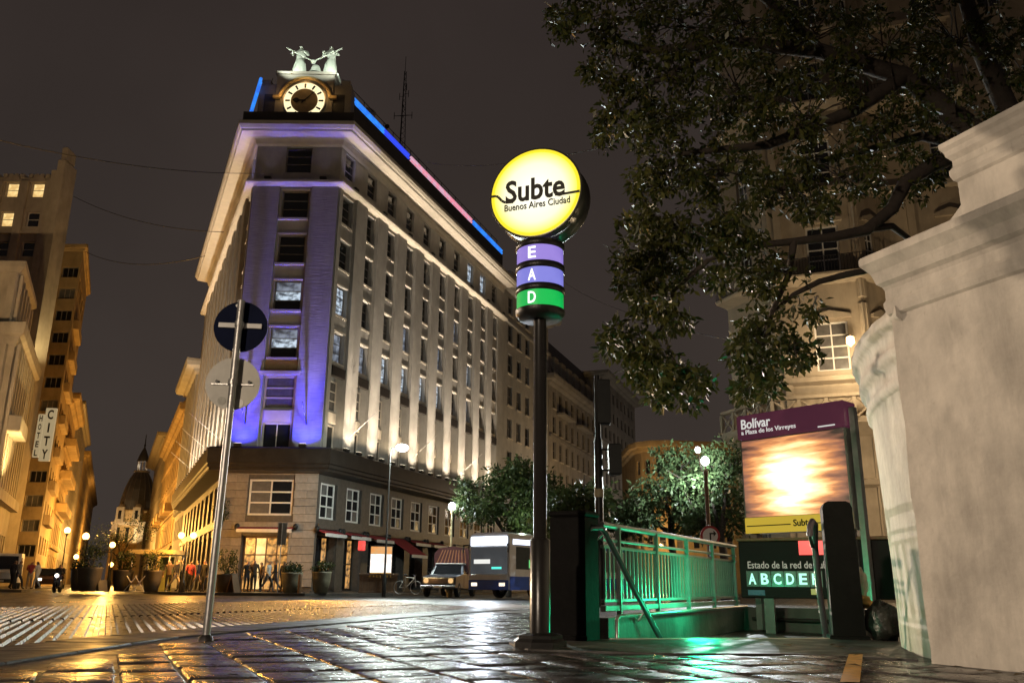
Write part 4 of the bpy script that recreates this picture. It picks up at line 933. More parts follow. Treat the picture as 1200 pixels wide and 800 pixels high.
MB().lathe([(0.04,0.5),(0.2,0.42),(0.22,0.1),(0.1,0),(0.02,-0.1)], 10).build('lantern_glass', emit('lantern_warm', (1,0.62,0.25), 7), t); q = MB(); q.tube([(0,0,0.5),(0,0.5,0.7),(0.4,1.2,0.6)], 0.04, 6); q.build('bracket', M['iron'], t)
lamp((b.x-0.5, b.y-1.5, b.z-1.0), 700, WARM, 0.3)
lamp((17.5, 34.5, 5.0), 2500, (1.0, 0.72, 0.42), 0.3)  # unseen fill light added to brighten the bay building

def fit_text(body, width, height, mt, parent, loc, rz=0, name='lettering', **k):
    me = text_mesh(body, 1.0, **k); me.materials.clear(); me.materials.append(mt)
    xs = [v.co.x for v in me.vertices]; ys = [v.co.y for v in me.vertices]; w, h = max(xs)-min(xs), max(ys)-min(ys); cx_, cy_ = (max(xs)+min(xs))/2, (max(ys)+min(ys))/2
    for v in me.vertices: v.co.x = (v.co.x-cx_)*width/w; v.co.y = (v.co.y-cy_)*height/h
    o = put(name, me, parent, loc); o.rotation_euler = (R_(90), 0, rz); return o
blackp = M['iron']
# ------------------------------------------------------------------ totem of the underground station
tp = atz(633, 758, 0.0); TX, TY = 0.262, 7.73
t = thing('station_totem', 'tall black station totem with glowing yellow disc above violet and green letter rings', 'sign', (TX, TY, 0), R_(-20))
q = MB(); q.lathe([(0.235,0),(0.235,0.05),(0.20,0.075),(0.20,0.10),(0.12,0.12)], 8, smooth=False); q.build('base', blackp, t)
q = MB(); q.lathe([(0.088,0.10),(0.088,0.88),(0.070,0.90),(0.060,0.905),(0.060,2.95)], 20); q.build('pole', M['steel'] if False else mat('black_enamel', (0.02,0.018,0.016), 0.28, 0.2, 5, 0.05), t)
q = MB(); zb = 2.93; R0 = 0.222
q.lathe([(0.02,zb-0.03),(R0*0.9,zb-0.03),(R0+0.012,zb+0.02),(R0+0.012,zb+0.05)], 28); q.build('ring_base', blackp, t)
zc = zb+0.05
for letter, c, st in (('D', (0.0,0.62,0.10), 1.05), ('A', (0.30,0.30,0.95), 1.0), ('E', (0.42,0.30,0.92), 1.0)):
    h = 0.155
    rg = MB().lathe([(R0,0),(R0,h)], 32).build('letter_ring', emit('ring_'+letter, c, st*0.8, (c[0]*0.6,c[1]*0.6,c[2]*0.75), 0.6, 3.0, diffuse=(0.05,0.05,0.05)), t, (0,0,zc))
    fit_text(letter, 0.074, 0.112, emit('ring_letter', (1,1,1), 1.6), rg, (-0.008,-R0-0.0015,h/2), R_(-1), name='letter', thick=0.006)
    MB().lathe([(R0-0.02,0),(R0+0.012,0.004),(R0+0.012,0.062),(R0-0.02,0.066)], 28).build('ring_band', blackp, t, (0,0,zc+h)); zc += h+0.066
MB().lathe([(0.05,0),(0.05,0.12)], 12).build('neck', blackp, t, (0,0,zc-0.01))
DZ, DR, DD = 4.14, 0.468, 0.30
dr = MB(); dr.lathe([(DR-0.02,-DD/2),(DR,-DD/2),(DR,-DD/2+0.02),(DR-0.012,-DD/2+0.03),(DR-0.012,DD/2-0.03),(DR,DD/2-0.02),(DR,DD/2),(DR-0.02,DD/2)], 56)
drum = dr.build('disc_drum', mat('brushed_rim', (0.10,0.095,0.085), 0.35, 0.2, 6, 0.05, metal=0.6), t, (0,0,DZ)); drum.rotation_euler = (R_(90),0,0)
def disc_face(nm, r0, r1, y, mt):
    q = MB(); n = 56
    if r0 == 0: q.add([(math.cos(2*math.pi*i/n)*r1, y, math.sin(2*math.pi*i/n)*r1) for i in range(n)], [tuple(range(n))])
    else:
        v = [(math.cos(2*math.pi*i/n)*r_, y, math.sin(2*math.pi*i/n)*r_) for r_ in (r0, r1) for i in range(n)]; q.add(v, [(i,(i+1)%n,n+(i+1)%n,n+i) for i in range(n)])
    return q.build(nm, mt, t, (0,0,DZ))
def face_mat():
    m = emit('disc_light', (1,1,1), 1.0); n = m.node_tree.nodes; L = m.node_tree.links; p = n['Principled BSDF']
    tcn = n.new('ShaderNodeTexCoord'); ln = n.new('ShaderNodeVectorMath'); ln.operation = 'LENGTH'; L.new(tcn.outputs['Object'], ln.inputs[0])
    cr = n.new('ShaderNodeValToRGB'); e = cr.color_ramp.elements; e[0].position = 0.10; e[0].color = (1.0,0.97,0.88,1); e[1].position = 0.44; e[1].color = (0.98,0.84,0.10,1); x = e.new(0.34); x.color = (1.0,0.93,0.60,1)
    L.new(ln.outputs['Value'], cr.inputs[0]); L.new(cr.outputs[0], p.inputs['Emission Color']); p.inputs['Emission Strength'].default_value = 1.25; return m
face = disc_face('disc_face', 0, DR-0.02, -DD/2-0.002, face_mat())
disc_face('disc_face', 0, DR-0.02, DD/2+0.002, face_mat())
disc_face('yellow_rim', DR-0.05, DR-0.019, -DD/2-0.006, emit('rim_yellow', (1.0,0.78,0.0), 1.1))
ink = mat('black_print', (0.02,0.018,0.01), 0.6, 0.1, 3, 0)
yf = -DD/2-0.012
fit_text('Subte', 0.60, 0.235, ink, t, (0.0, yf, DZ+0.035), name='lettering', thick=0.022)
fit_text('Buenos Aires Ciudad', 0.66, 0.070, ink, t, (0.02, yf, DZ-0.13), name='lettering', thick=0.012)
def stroke(pts, w):
    q = MB(); P = [Vector(p) for p in pts]
    for a, b in zip(P, P[1:]):
        u = (b-a).normalized(); n_ = Vector((-u.y, u.x))*w/2; q.add([(a.x+n_.x,yf,DZ+a.y+n_.y),(a.x-n_.x,yf,DZ+a.y-n_.y),(b.x-n_.x,yf,DZ+b.y-n_.y),(b.x+n_.x,yf,DZ+b.y+n_.y)], [(0,1,2,3)])
    q.build('swoosh_line', ink, t)
stroke([(-0.455,0.015),(-0.40,0.015),(-0.375,0.0),(-0.34,-0.045),(-0.30,-0.07),(-0.22,-0.075)], 0.026); stroke([(0.20,-0.06),(0.28,-0.065),(0.445,-0.06)], 0.026)
# ------------------------------------------------------------------ back of the road signs
t = thing('road_sign', 'backs of two round road signs, dark above grey, on a slim steel pole', 'sign', (-2.735, 8.21, 0), R_(6))
MB().tube([(0,0,0.0),(0.012,0,1.6),(0.02,0,3.22)], 0.036, 12).build('pole', M['steel'], t)
MB().lathe([(0.07,0.0),(0.06,0.03),(0.04,0.05)], 12).build('collar', M['joint'], t)
d = MB().disc((0.02,0.075,2.97), 0.262, 36, 'y', 0.012).build('dark_sign_plate', mat('navy_sign_back', (0.006,0.009,0.028), 0.8, 0.2, 5, 0.1, spec=0.1), t)
put('mounting_bar', MB().bbox(-0.19, 0.23, 0.040, 0.062, 2.950, 3.0, 0.004).mesh('mounting_bar', M['white_paint']), d)
d2 = MB().disc((0.0,0.075,2.385), 0.262, 36, 'y', 0.012).build('grey_sign_plate', mat('grey_sign_back', (0.50,0.48,0.42), 0.5, 0.15, 4, 0.1, dirt=0.25), t)
put('mounting_bar', MB().bbox(-0.20, 0.20, 0.055, 0.066, 2.365, 2.385, 0.003).mesh('mounting_bar', M['steel']), d2)
for x in (-0.15, 0.16): put('bolt', MB().disc((x,0.05,2.40), 0.016, 8, 'y', 0.02).mesh('bolt', M['iron']), d2)
for x, z in ((-0.09,2.21),(0.08,2.19)): put('sticker', MB().disc((x,0.066,z), 0.042, 14, 'y', 0.004).mesh('sticker', M['white_paint'] if x > 0 else mat('pale_sticker',(0.34,0.33,0.28),0.5)), d2)
for x in (-0.03, 0.02): put('sticker', MB().disc((x,0.066,3.19), 0.018, 8, 'y', 0.004).mesh('sticker', M['white_paint']), d)
put('clamp', MB().lathe([(0.045,0),(0.045,0.05)], 12, (0.02,0,2.95)).mesh('clamp', M['steel']), d); put('clamp', MB().lathe([(0.045,0),(0.045,0.05)], 12, (0.012,0,2.36)).mesh('clamp', M['steel']), d2)
# ------------------------------------------------------------------ station entrance
blk = mat('black_pillar', (0.007,0.0065,0.006), 0.75, 0.35, 5, 0.35, 14, spec=0.15, dirt=0.3)
conc = mat('damp_concrete_wall', (0.15,0.145,0.13), 0.5, 0.25, 3, 0.4, 12, dirt=0.4)
t = thing('entrance_pillar', 'square black entrance pillar beside the green lit railing, handrail bracket on its side', 'pillar', (0.64, 8.82, 0), R_(-29))
MB().bbox(-0.19, 0.19, -0.16, 0.16, -0.05, 1.17, 0.02).build('shaft', blk, t); MB().bbox(-0.205, 0.205, -0.175, 0.175, 1.165, 1.22, 0.018).build('cap', blk, t)
MB().bbox(-0.21, 0.21, -0.19, -0.155, -0.03, 0.05, 0.01).build('foot', blk, t)
t2 = thing('entrance_pillar', 'black entrance pillar with rounded top in front of the advertisement panel', 'pillar', (3.52, 9.46, 0), R_(-14))
q = MB(); q.prism_y([(-0.15,-0.05),(0.17,-0.05),(0.15,1.33),(0.13,1.38),(0.09,1.40),(-0.09,1.40),(-0.13,1.38),(-0.15,1.33)], -0.15, 0.15); q.build('shaft', blk, t2)
MB().bbox(-0.19, 0.20, -0.19, 0.19, -0.03, 0.04, 0.012).build('foot', blk, t2)
# low wall round the stairwell with steps going down
A, B, C_, D_ = [Vector(p) for p in (stair[0], stair[1], stair[2], stair[3])]     # front-left, front-right, back-right, back-left
ew = thing('stairwell_wall', 'low damp concrete wall round the stairwell, lit green inside', 'wall', (A.x, A.y, 0))
def wseg(P, Q, th, z0, z1, nm, mt):
    u = (Q-P).normalized(); n_ = Vector((-u.y, u.x)); poly = [P, Q, Q+n_*th, P+n_*th]; poly = [(p.x-A.x, p.y-A.y) for p in poly]
    return MB().prism(poly if (Q-P).cross(n_) > 0 else poly[::-1], z0, z1).build(nm, mt, ew)
wseg(A, D_, 0.16, -3.2, 0.20, 'side_wall', conc); wseg(D_, C_, 0.16, -3.2, 0.22, 'back_wall', M['granite']); wseg(C_, B, 0.16, -3.2, 0.22, 'side_wall', M['granite'])
cp = MB(); u = (D_-A).normalized(); cp.tube([(u.x*0.05+0.06, u.y*0.05-0.04, -0.06),(u.x*0.06+0.06,u.y*0.06-0.04,0.19),(u.x*0.12+0.06,u.y*0.12-0.04,0.215),(D_.x-A.x+0.05, D_.y-A.y, 0.225)], 0.022, 7); cp.build('conduit', M['steel'], ew)
vv = Vector((u.y, -u.x)); nst = 14
for k in range(nst):
    z = -0.16*(k+1); P = A + (D_-A)*(k/nst); Q = B + (C_-B)*(k/nst); P2 = A + (D_-A)*((k+1)/nst); Q2 = B + (C_-B)*((k+1)/nst)
    MB().prism([(p.x-A.x, p.y-A.y) for p in (P, Q, Q2, P2)], -3.2, z).build('step', M['granite_mid'], ew)
sl = [A+Vector((0.02,-0.07)), B+Vector((0.0,-0.07)), B, A]
MB().prism([(p.x-A.x, p.y-A.y) for p in sl], -0.2, 0.012).build('sill', M['trim'], ew)
for k, z in enumerate((-0.55, -0.25, 0.05)):
    P = D_+(C_-D_)*0.02; Q = C_; MB().tube([(P.x-A.x+0.06,P.y-A.y-0.12,z),(Q.x-A.x-0.05,Q.y-A.y-0.12,z)], 0.03, 6).build('back_rail', M['bronze'], ew)
q = MB(); P = A.lerp(D_, 0.35); q.box(P.x-A.x+0.08, P.x-A.x+0.16, P.y-A.y-0.6, P.y-A.y+0.6, -0.62, -0.50); tube_o = q.build('tube_light', emit('green_tube', (0.05,1.0,0.45), 6), ew)
GREEN = (0.02, 1.0, 0.42)
pg = A.lerp(D_, 0.42) + vv*0.38
lamp((pg.x, pg.y, 0.42), 40, GREEN, 0.06, 'stairwell_light'); pg2 = A.lerp(D_, 0.12) + vv*0.7; lamp((pg2.x, pg2.y, 0.10), 20, GREEN, 0.10, 'stairwell_light')
lamp((A.x+1.1, A.y+1.6, -0.9), 12, (0.35,1.0,0.8), 0.2, 'stairwell_light')
# railing along the left side
rt = thing('stair_railing', 'painted steel railing of upright bars along the stairwell, lit green', 'railing', (A.x, A.y, 0), math.atan2(u.y, u.x))
RL = (D_-A).length; off = 0.10; rail = mat('railing_paint', (0.34,0.35,0.33), 0.42, 0.2, 6, 0.2, 30, metal=0.3)
x = 0.26; z0, z1 = 0.36, 0.90
MB().tube([(0.12,off,1.12),(RL+0.1,off,1.13)], 0.032, 8).build('top_rail', rail, rt); MB().tube([(0.12,off,0.97),(RL+0.1,off,0.98)], 0.018, 6).build('mid_rail', rail, rt)
for z in (0.90, 0.36): MB().bbox(0.12, RL+0.1, off-0.02, off+0.02, z-0.016, z+0.016, 0.004).build('rail_bar', rail, rt)
MB().bbox(0.12, RL+0.1, off-0.03, off+0.03, 0.255, 0.315, 0.006).build('rail_bar', rail, rt)
for k in range(5): xx = 0.55 + k*1.25; MB().bbox(xx-0.017, xx+0.017, off-0.04, off+0.012, 0.20, 1.11, 0.004).build('post', rail, rt)
bm_ = MB().box(-0.012, 0.012, -0.012, 0.012, 0.37, 0.89).mesh('bar', rail); x = 0.18
while x < RL: put('bar', bm_, rt, (x, off, 0)); x += 0.122
# handrails
h1 = thing('handrail', 'round steel handrail sloping down the steps from the left pillar', 'handrail', (A.x, A.y, 0))
P = lambda x, y, Y: at(x, y, Y) - Vector((A.x, A.y, 0))
MB().tube([P(686,640,8.72),P(687,625,8.72),P(692,618,8.74),P(704,618,8.82),P(709,623,8.9),P(740,684,9.22),P(772,744,9.62),P(785,770,9.8)], 0.030, 10).build('rail', mat('dark_handrail', (0.07,0.075,0.08), 0.3, 0.2, 6, 0.1, metal=0.5), h1)
MB().tube([P(695,628,8.86),P(700,632,8.86),P(706,626,8.88)], 0.012, 6).build('bracket', M['steel'], h1); MB().tube([P(742,722,9.5),P(748,727,9.5),P(757,714,9.45)], 0.014, 6).build('bracket', M['steel'], h1)
h2 = thing('handrail', 'dark handrail post with looped top beside the right entrance pillar', 'handrail', (3.3, 9.4, 0))
P = lambda x, y, Y: at(x, y, Y) - Vector((3.3, 9.4, 0))
MB().tube([P(949,628,9.35),P(949.5,616,9.35),P(952,610.5,9.38),P(955,614,9.5),P(955,640,9.55),P(960,690,9.7),P(968,745,9.9)], 0.034, 10).build('rail', mat('dull_violet_paint',(0.09,0.07,0.085),0.4,0.2,6,0.1), h2); MB().tube([P(949,628,9.35),P(952,640,9.38),P(955,640,9.55)], 0.02, 6).build('bracket', blackp, h2)
# ------------------------------------------------------------------ station name sign with advertisement
Y0 = 13.5; a = at(863, 488, Y0); ZT = a.z; uS = Vector((math.sin(R_(139)), math.cos(R_(139)))); WS = 1.80
t = thing('station_sign', 'purple station name sign above a glowing blurred advertisement panel', 'sign', (a.x, a.y, 0), math.atan2(uS.y, uS.x))
ZH = at(864, 516, Y0).z; ZB = at(869, 625, Y0).z; ZY = at(868, 607, Y0).z
pur = emit('purple_board', (0.075,0.019,0.036), 0.75, diffuse=(0.08,0.02,0.04))  # board emits a faint even purple
MB().bbox(0, WS, 0, 0.34, ZH, ZT, 0.015).build('name_board', pur, t)
MB().bbox(0.02, WS-0.02, 0.03, 0.32, ZB, ZH-0.004, 0.01).build('case', M['steel'], t)
def ad_mat():
    m = emit('advert_light', (1,1,1), 1.7); n = m.node_tree.nodes; L = m.node_tree.links; p = n['Principled BSDF']
    tcn = n.new('ShaderNodeTexCoord'); mp_ = n.new('ShaderNodeMapping'); mp_.inputs['Rotation'].default_value = (0, R_(14), 0); mp_.inputs['Scale'].default_value = (0.8, 1, 5.0); L.new(tcn.outputs['Object'], mp_.inputs[0])
    nz = n.new('ShaderNodeTexNoise'); nz.inputs['Scale'].default_value = 1.7; nz.inputs['Detail'].default_value = 5; L.new(mp_.outputs[0], nz.inputs['Vector'])
    vm = n.new('ShaderNodeVectorMath'); vm.operation = 'DISTANCE'; vm.inputs[1].default_value = (WS*0.47, 0, (ZY+ZH)/2-0.05); L.new(tcn.outputs['Object'], vm.inputs[0])
    ml = n.new('ShaderNodeMath'); ml.operation = 'MULTIPLY_ADD'; ml.inputs[1].default_value = -0.92; ml.inputs[2].default_value = 0.66; L.new(vm.outputs['Value'], ml.inputs[0])
    sm_ = n.new('ShaderNodeMath'); sm_.operation = 'ADD'; L.new(nz.outputs[0], sm_.inputs[0]); L.new(ml.outputs[0], sm_.inputs[1])
    cr = n.new('ShaderNodeValToRGB'); e = cr.color_ramp.elements; e[0].position = 0.22; e[0].color = (0.03,0.014,0.012,1); e[1].position = 0.98; e[1].color = (1,0.93,0.78,1)
    for ps, c in ((0.40,(0.22,0.085,0.05)),(0.52,(0.42,0.16,0.06)),(0.64,(0.75,0.36,0.13)),(0.80,(0.95,0.68,0.34))): x = e.new(ps); x.color = (*c,1)
    L.new(sm_.outputs[0], cr.inputs[0]); L.new(cr.outputs[0], p.inputs['Emission Color']); return m
MB().box(0.05, WS-0.05, 0.016, 0.034, ZY+0.01, ZH-0.03).build('advertisement', ad_mat(), t)
yb = MB().box(0.03, WS-0.03, 0.008, 0.034, ZB, ZY).build('yellow_band', emit('yellow_band', (0.62,0.42,0.02), 0.8), t)
ink2 = ink
fit_text('Subte', 0.30, 0.10, ink2, t, (WS*0.56, 0.002, (ZB+ZY)/2+0.01), thick=0.02)
for x0, x1 in ((0.06, WS*0.45), (WS*0.66, WS-0.1)): MB().box(x0, x1, 0.001, 0.008, (ZB+ZY)/2-0.015, (ZB+ZY)/2+0.0).build('line_mark', ink2, t)
wp = emit('white_letters', (0.85,0.82,0.78), 0.75)
hh = ZT-ZH
fit_text('Bolívar', 0.52, hh*0.40, wp, t, (0.34, -0.004, ZT-hh*0.38), thick=0.012); fit_text('a Plaza de los Virreyes', 0.95, hh*0.24, wp, t, (0.55, -0.004, ZT-hh*0.74), thick=0.004)
MB().box(WS-0.42, WS-0.15, -0.003, 0.0, ZH+0.03, ZH+0.05).build('line_mark', wp, t)
for x in (0.10, WS-0.14): MB().bbox(x-0.05, x+0.05, 0.12, 0.22, -0.1, ZB, 0.01).build('post', M['steel'], t)
MB().bbox(WS+0.02, WS+0.10, 0.10, 0.20, -0.1, ZT-0.1, 0.01).build('post', M['steel'], t)
# network status panel
Y1 = 13.1; a = at(865, 634, Y1); uS2 = Vector((math.sin(R_(117)), math.cos(R_(117)))); WP = 2.1
t = thing('status_panel', 'dark station status panel with green lit line letters and a red lamp panel', 'sign', (a.x, a.y, 0), math.atan2(uS2.y, uS2.x))
zt = a.z; k_ = (zt-at(865,700,Y1).z)
panel = mat('panel_dark', (0.006,0.0055,0.005), 0.6, 0.2, 5, 0.05, spec=0.15)
MB().bbox(0, WP, 0.0, 0.16, zt-k_, zt, 0.012).build('case', panel, t)
MB().bbox(-0.02, WP+0.02, -0.03, 0.18, zt, zt+0.045, 0.01).build('top_rail', M['brown_wood'], t)
fit_text('Estado de la red de Subte', 1.20, 0.100, emit('panel_text', (0.50,0.44,0.36), 0.5), t, (0.72, -0.006, zt-k_*0.42), thick=0.004)
lg = emit('led_letters', (0.40,1.0,0.74), 1.3); glow = emit('led_field', (0.0,0.12,0.05), 0.25, diffuse=(0.01,0.02,0.015))
for i, ch in enumerate('ABCDEH'):
    f_ = MB().box(0.09+i*0.178, 0.09+i*0.178+0.168, -0.004, 0.004, zt-k_*0.80, zt-k_*0.53).build('led_cell', glow, t)
    fit_text(ch, 0.108, 0.155, lg, f_, (0.09+i*0.178+0.084, -0.010, zt-k_*0.665), name='letter', thick=0.028)
MB().box(0.86, 1.45, -0.02, 0.004, zt-k_*0.25, zt-0.005).build('red_lamp', emit('red_lamp', (1.0,0.02,0.03), 1.3), t)
MB().box(0.98, 1.10, -0.008, 0.004, zt-k_*0.93, zt-k_*0.83).build('yellow_label', emit('yellow_label', (0.55,0.48,0.03), 0.4), t); MB().box(0.10, 0.34, -0.006, 0.004, zt-k_*0.95, zt-k_*0.86).build('blue_label', mat('blue_label',(0.02,0.10,0.20),0.5), t)
for x in (0.38, 1.45): MB().bbox(x-0.07, x+0.07, 0.03, 0.13, -1.2, zt-k_+0.01, 0.01).build('leg', M['bronze'], t)
# ------------------------------------------------------------------ limewashed wall at right
uP = Vector((0.41,-0.912)); inP = Vector((0.912,0.41)); Wc = Vector((3.04,6.59))
wall_m = M['limewash']
t = thing('plaza_wall', 'old limewashed masonry wall with curved end, heavy mouldings and a square corner pier', 'wall', (Wc.x, Wc.y, 0))
lw_ = lambda p: (p[0]-Wc.x, p[1]-Wc.y)
pts_ = [Wc + inP*1.6, Wc, Wc + uP*4.5, Wc + uP*4.5 + inP*1.6]
def rough_prism(poly, z0, z1, nz_, name, jit=0.006, sub=14, mt=wall_m):
    ring = []; n = len(poly)
    for i in range(n):
        a, b = Vector(poly[i]), Vector(poly[(i+1)%n])
        for j in range(sub): ring.append(a.lerp(b, j/sub))
    q = MB(); k = len(ring); vs = []
    for iz in range(nz_+1):
        z = z0 + (z1-z0)*iz/nz_
        for j, p in enumerate(ring):
            c = 0 if j % sub == 0 else 1; vs.append((p.x+RNG.normal(0,jit), p.y+RNG.normal(0,jit), z))
    fs = [(iz*k+j, iz*k+(j+1)%k, (iz+1)*k+(j+1)%k, (iz+1)*k+j) for iz in range(nz_) for j in range(k)]; fs += [tuple(range(nz_*k, nz_*k+k))]
    q.add(vs, fs); return q.build(name, mt, t)
rough_prism([lw_(p) for p in pts_], -0.3, 2.66, 16, 'pier_body', 0.004)
pp = [lw_(p) for p in pts_[:3]]
MB().sweep(pp, [(0,2.60),(0.02,2.62),(0.03,2.66),(0.035,2.71),(0.018,2.74),(0.018,2.82),(0.03,2.85),(0.06,2.88),(0.075,2.94),(0.085,2.97),(0.125,3.03),(0.14,3.05),(0.14,3.10),(0.13,3.12),(0,3.17)]).build('cornice', wall_m, t)
W2 = Wc + uP*0.70 + inP*0.06; p2 = [W2 + inP*1.4, W2, W2 + uP*3.6, W2 + uP*3.6 + inP*1.4]
MB().prism([lw_(p) for p in p2], 3.08, 3.54).build('pedestal', wall_m, t)
MB().sweep([lw_(p) for p in p2[:3]], [(0,3.48),(0.02,3.50),(0.035,3.54),(0.035,3.58),(0.012,3.61),(0.012,3.66),(0.04,3.70),(0.05,3.74),(0.07,3.77),(0.07,3.81),(0,3.84)]).build('cornice', wall_m, t)
W3 = Wc + inP*0.35 + uP*0.10; 
q = MB(); e0, e1 = W3, W3 + uP*0.7
v = []
for o_ in (0.0, 0.5):
    for p, z0_, z1_ in ((W3 - uP*0.55, 2.55, 2.72), (W3 + uP*0.62, 2.55, 3.62)):
        p = p + inP*o_; v += [(p.x-Wc.x, p.y-Wc.y, z0_), (p.x-Wc.x, p.y-Wc.y, z1_)]
q.add(v, [(0,2,3,1),(4,5,7,6),(1,3,7,5),(0,1,5,4),(2,6,7,3)]); q.build('scroll_slope', wall_m, t)
# curved end
RC = 4.5; A0 = Vector((3.22, 6.70)); cen = A0 + Vector((math.cos(R_(2)), -math.sin(R_(2))))*RC
ang0 = R_(178)
prof = [(0,-0.3)] + [(0.0+0.07*(z/2.2)**1.5, z) for z in np.linspace(0,2.06,14)] + [(0.09,2.07),(0.12,2.10),(0.12,2.16),(0.09,2.18),(0.10,2.28),(0.14,2.30),(0.17,2.34),(0.17,2.39),(0.14,2.41),(0.15,2.52),(0.19,2.55),(0.23,2.58),(0.23,2.66),(0.19,2.68),(0.0,2.74),(-0.5,2.82)]
q = MB(); n = 60; ang0 += R_(2.5); a1 = ang0 - R_(75); vs = []
for d, z in prof:
    for j in range(n+1):
        an = ang0 + (a1-ang0)*j/n; r = RC + d*0.78 + (RNG.normal(0,0.0035) if 0 < z < 2.0 else RNG.normal(0,0.003)); vs.append((cen.x-Wc.x+math.cos(an)*r, cen.y-Wc.y+math.sin(an)*r, z))
fs = [(i*(n+1)+j, (i+1)*(n+1)+j, (i+1)*(n+1)+j+1, i*(n+1)+j+1) for i in range(len(prof)-1) for j in range(n)]
q.add(vs, fs, True); q.add([vs[i*(n+1)] for i in range(len(prof))] + [(cen.x-Wc.x+math.cos(ang0)*(RC-0.6), cen.y-Wc.y+math.sin(ang0)*(RC-0.6), z) for z in (2.8, -0.3)], [tuple(range(len(prof)+2))]); cw = q.build('curved_wall', wall_m, t)
# rubbish at the foot of the wall
def lump(name, label, c, r, mt, seed, cat='bag'):
    q = MB(); rr = random.Random(seed); n1, n2 = 14, 9; vs = []
    for i in range(n2+1):
        for j in range(n1):
            th, ph = math.pi*i/n2, 2*math.pi*j/n1; k = 1 + 0.16*math.sin(3*ph+seed)*math.sin(th) + rr.uniform(-.22,.22)
            vs.append((r[0]*k*math.sin(th)*math.cos(ph), r[1]*k*math.sin(th)*math.sin(ph), max(-r[2]*0.8, r[2]*k*math.cos(th))+r[2]*0.8))
    q.add(vs, [(i*n1+j,(i+1)*n1+j,(i+1)*n1+(j+1)%n1,i*n1+(j+1)%n1) for i in range(n2) for j in range(n1)], True)
    return tag(q.build(name, mt, None, c), label, cat)
bagm = mat('dark_bag_plastic', (0.025,0.023,0.020), 0.34, 0.4, 8, 0.9, 14, dist=0.04)
b = atz(1022, 742, 0.0); lump('rubbish_bag', 'dark crumpled rubbish bag slumped against the foot of the curved wall', (b.x+0.05, 8.45, 0), (0.20,0.18,0.28), bagm, 3)
lump('rubbish_bag', 'small dark rubbish bag between the right entrance pillar and the curved wall', (3.80, 9.2, 0), (0.16,0.18,0.2), bagm, 8)
b = at(1012, 712, 9.6); lump('light_patch_lump', 'crumpled orange lump on the dark bags, standing in for a patch of warm light', (b.x, 9.6, 0.30), (0.10,0.08,0.07), mat('orange_light_patch',(0.45,0.24,0.06),0.7,0.2,6,0.5), 5, 'orange_light_patch')  # orange colour put where a patch of warm light falls
b = at(1009, 676, 9.9); lump('torn_bag', 'pale torn plastic bag hanging behind the right entrance pillar', (b.x, 9.9, 0.42), (0.06,0.06,0.16), mat('pale_plastic',(0.5,0.42,0.34),0.4,0.3,9,0.8,16), 11)
MB().tube([(3.75,10.2,0.92),(5.2,10.9,0.95)], 0.03, 6)
# added lamps out of view, standing in for what lights wall, signs and fronts
def added_lamp(loc, h, label, col, pw, glow_s):
    t = thing('street_lamp', label, 'street lamp', loc); MB().lathe([(0.12,0),(0.12,0.4),(0.06,0.5),(0.045,h-0.3)], 12).build('post', M['iron'], t)
    MB().ball((0,0,h), (0.2,0.24), 12, 8).build('globe', emit('globe_'+str(round(pw)), col, glow_s), t); return t
added_lamp((-27, 28, -0.12), 6.0, 'added globe lamp out of view across the road, lighting the limewashed wall', (1,0.78,0.5), 1, 6)
spot((-26.6, 28, 5.9), (4, 7.5, 2.0), 38000, (1.0,0.77,0.55), 15, 0.35, 0.25, 'street_and_fill_light')  # narrow beam added to light the limewashed wall
added_lamp((-8.0, -7.5, 0), 4.6, 'added globe lamp on the pavement behind the viewpoint, lighting the sign backs', (1,0.78,0.5), 2, 6)
lamp((-26.6, 28, 6.6), 900, (1.0,0.60,0.26), 0.25, 'street_and_fill_light'); spot((-26.6, 28.4, 6.8), (-43, 68, 26), 17000, (1.0,0.68,0.36), 62, 0.7, 0.25, 'street_and_fill_light'); spot((-7.7, -7.2, 4.5), (0.5, 8, 1.2), 5200, (1.0,0.80,0.60), 50, 0.5, 0.25, 'street_and_fill_light')  # fill added for the left fronts, plus a beam for the sign backs

# ------------------------------------------------------------------ trees
bark = mat('bark', (0.045,0.034,0.026), 0.85, 0.3, 6, 0.9, 14)
def leaves_mesh(name, clumps, per, size, mt, droop=0.35, curl=0.25):
    """clumps: list of (x,y,z,r); per leaves each; every leaf is a bent four-cornered blade"""
    C = np.array(clumps); k = len(C); n = k*per
    ctr = np.repeat(C[:, :3], per, 0); rad = np.repeat(C[:, 3], per)
    d = RNG.normal(size=(n,3)); d /= np.linalg.norm(d, axis=1)[:,None]; rr = rad*np.power(RNG.random(n), 0.45)
    pos = ctr + d*rr[:,None]*np.array([1,1,0.8])
    ax = d*0.6 + RNG.normal(size=(n,3))*0.6; ax[:,2] -= droop; ax /= np.linalg.norm(ax, axis=1)[:,None]
    sd = np.cross(ax, RNG.normal(size=(n,3))); sd /= np.linalg.norm(sd, axis=1)[:,None]; nr = np.cross(ax, sd)
    L = size*(0.65+0.7*RNG.random(n))[:,None]; w = L*0.42
    p0 = pos; p1 = pos + ax*L*0.5 + sd*w*0.5 + nr*L*curl*0.3; p2 = pos + ax*L; p3 = pos + ax*L*0.5 - sd*w*0.5 + nr*L*curl*0.3
    v = np.stack([p0,p1,p2,p3], 1).reshape(-1,3)
    me = bpy.data.meshes.new(name); me.vertices.add(4*n); me.vertices.foreach_set('co', v.astype(np.float32).ravel())
    me.loops.add(4*n); me.loops.foreach_set('vertex_index', np.arange(4*n, dtype=np.int32)); me.polygons.add(n)
    me.polygons.foreach_set('loop_start', np.arange(0,4*n,4,dtype=np.int32)); me.polygons.foreach_set('loop_total', np.full(n,4,dtype=np.int32))
    me.materials.append(mt); me.update(calc_edges=True); me.validate(); return me
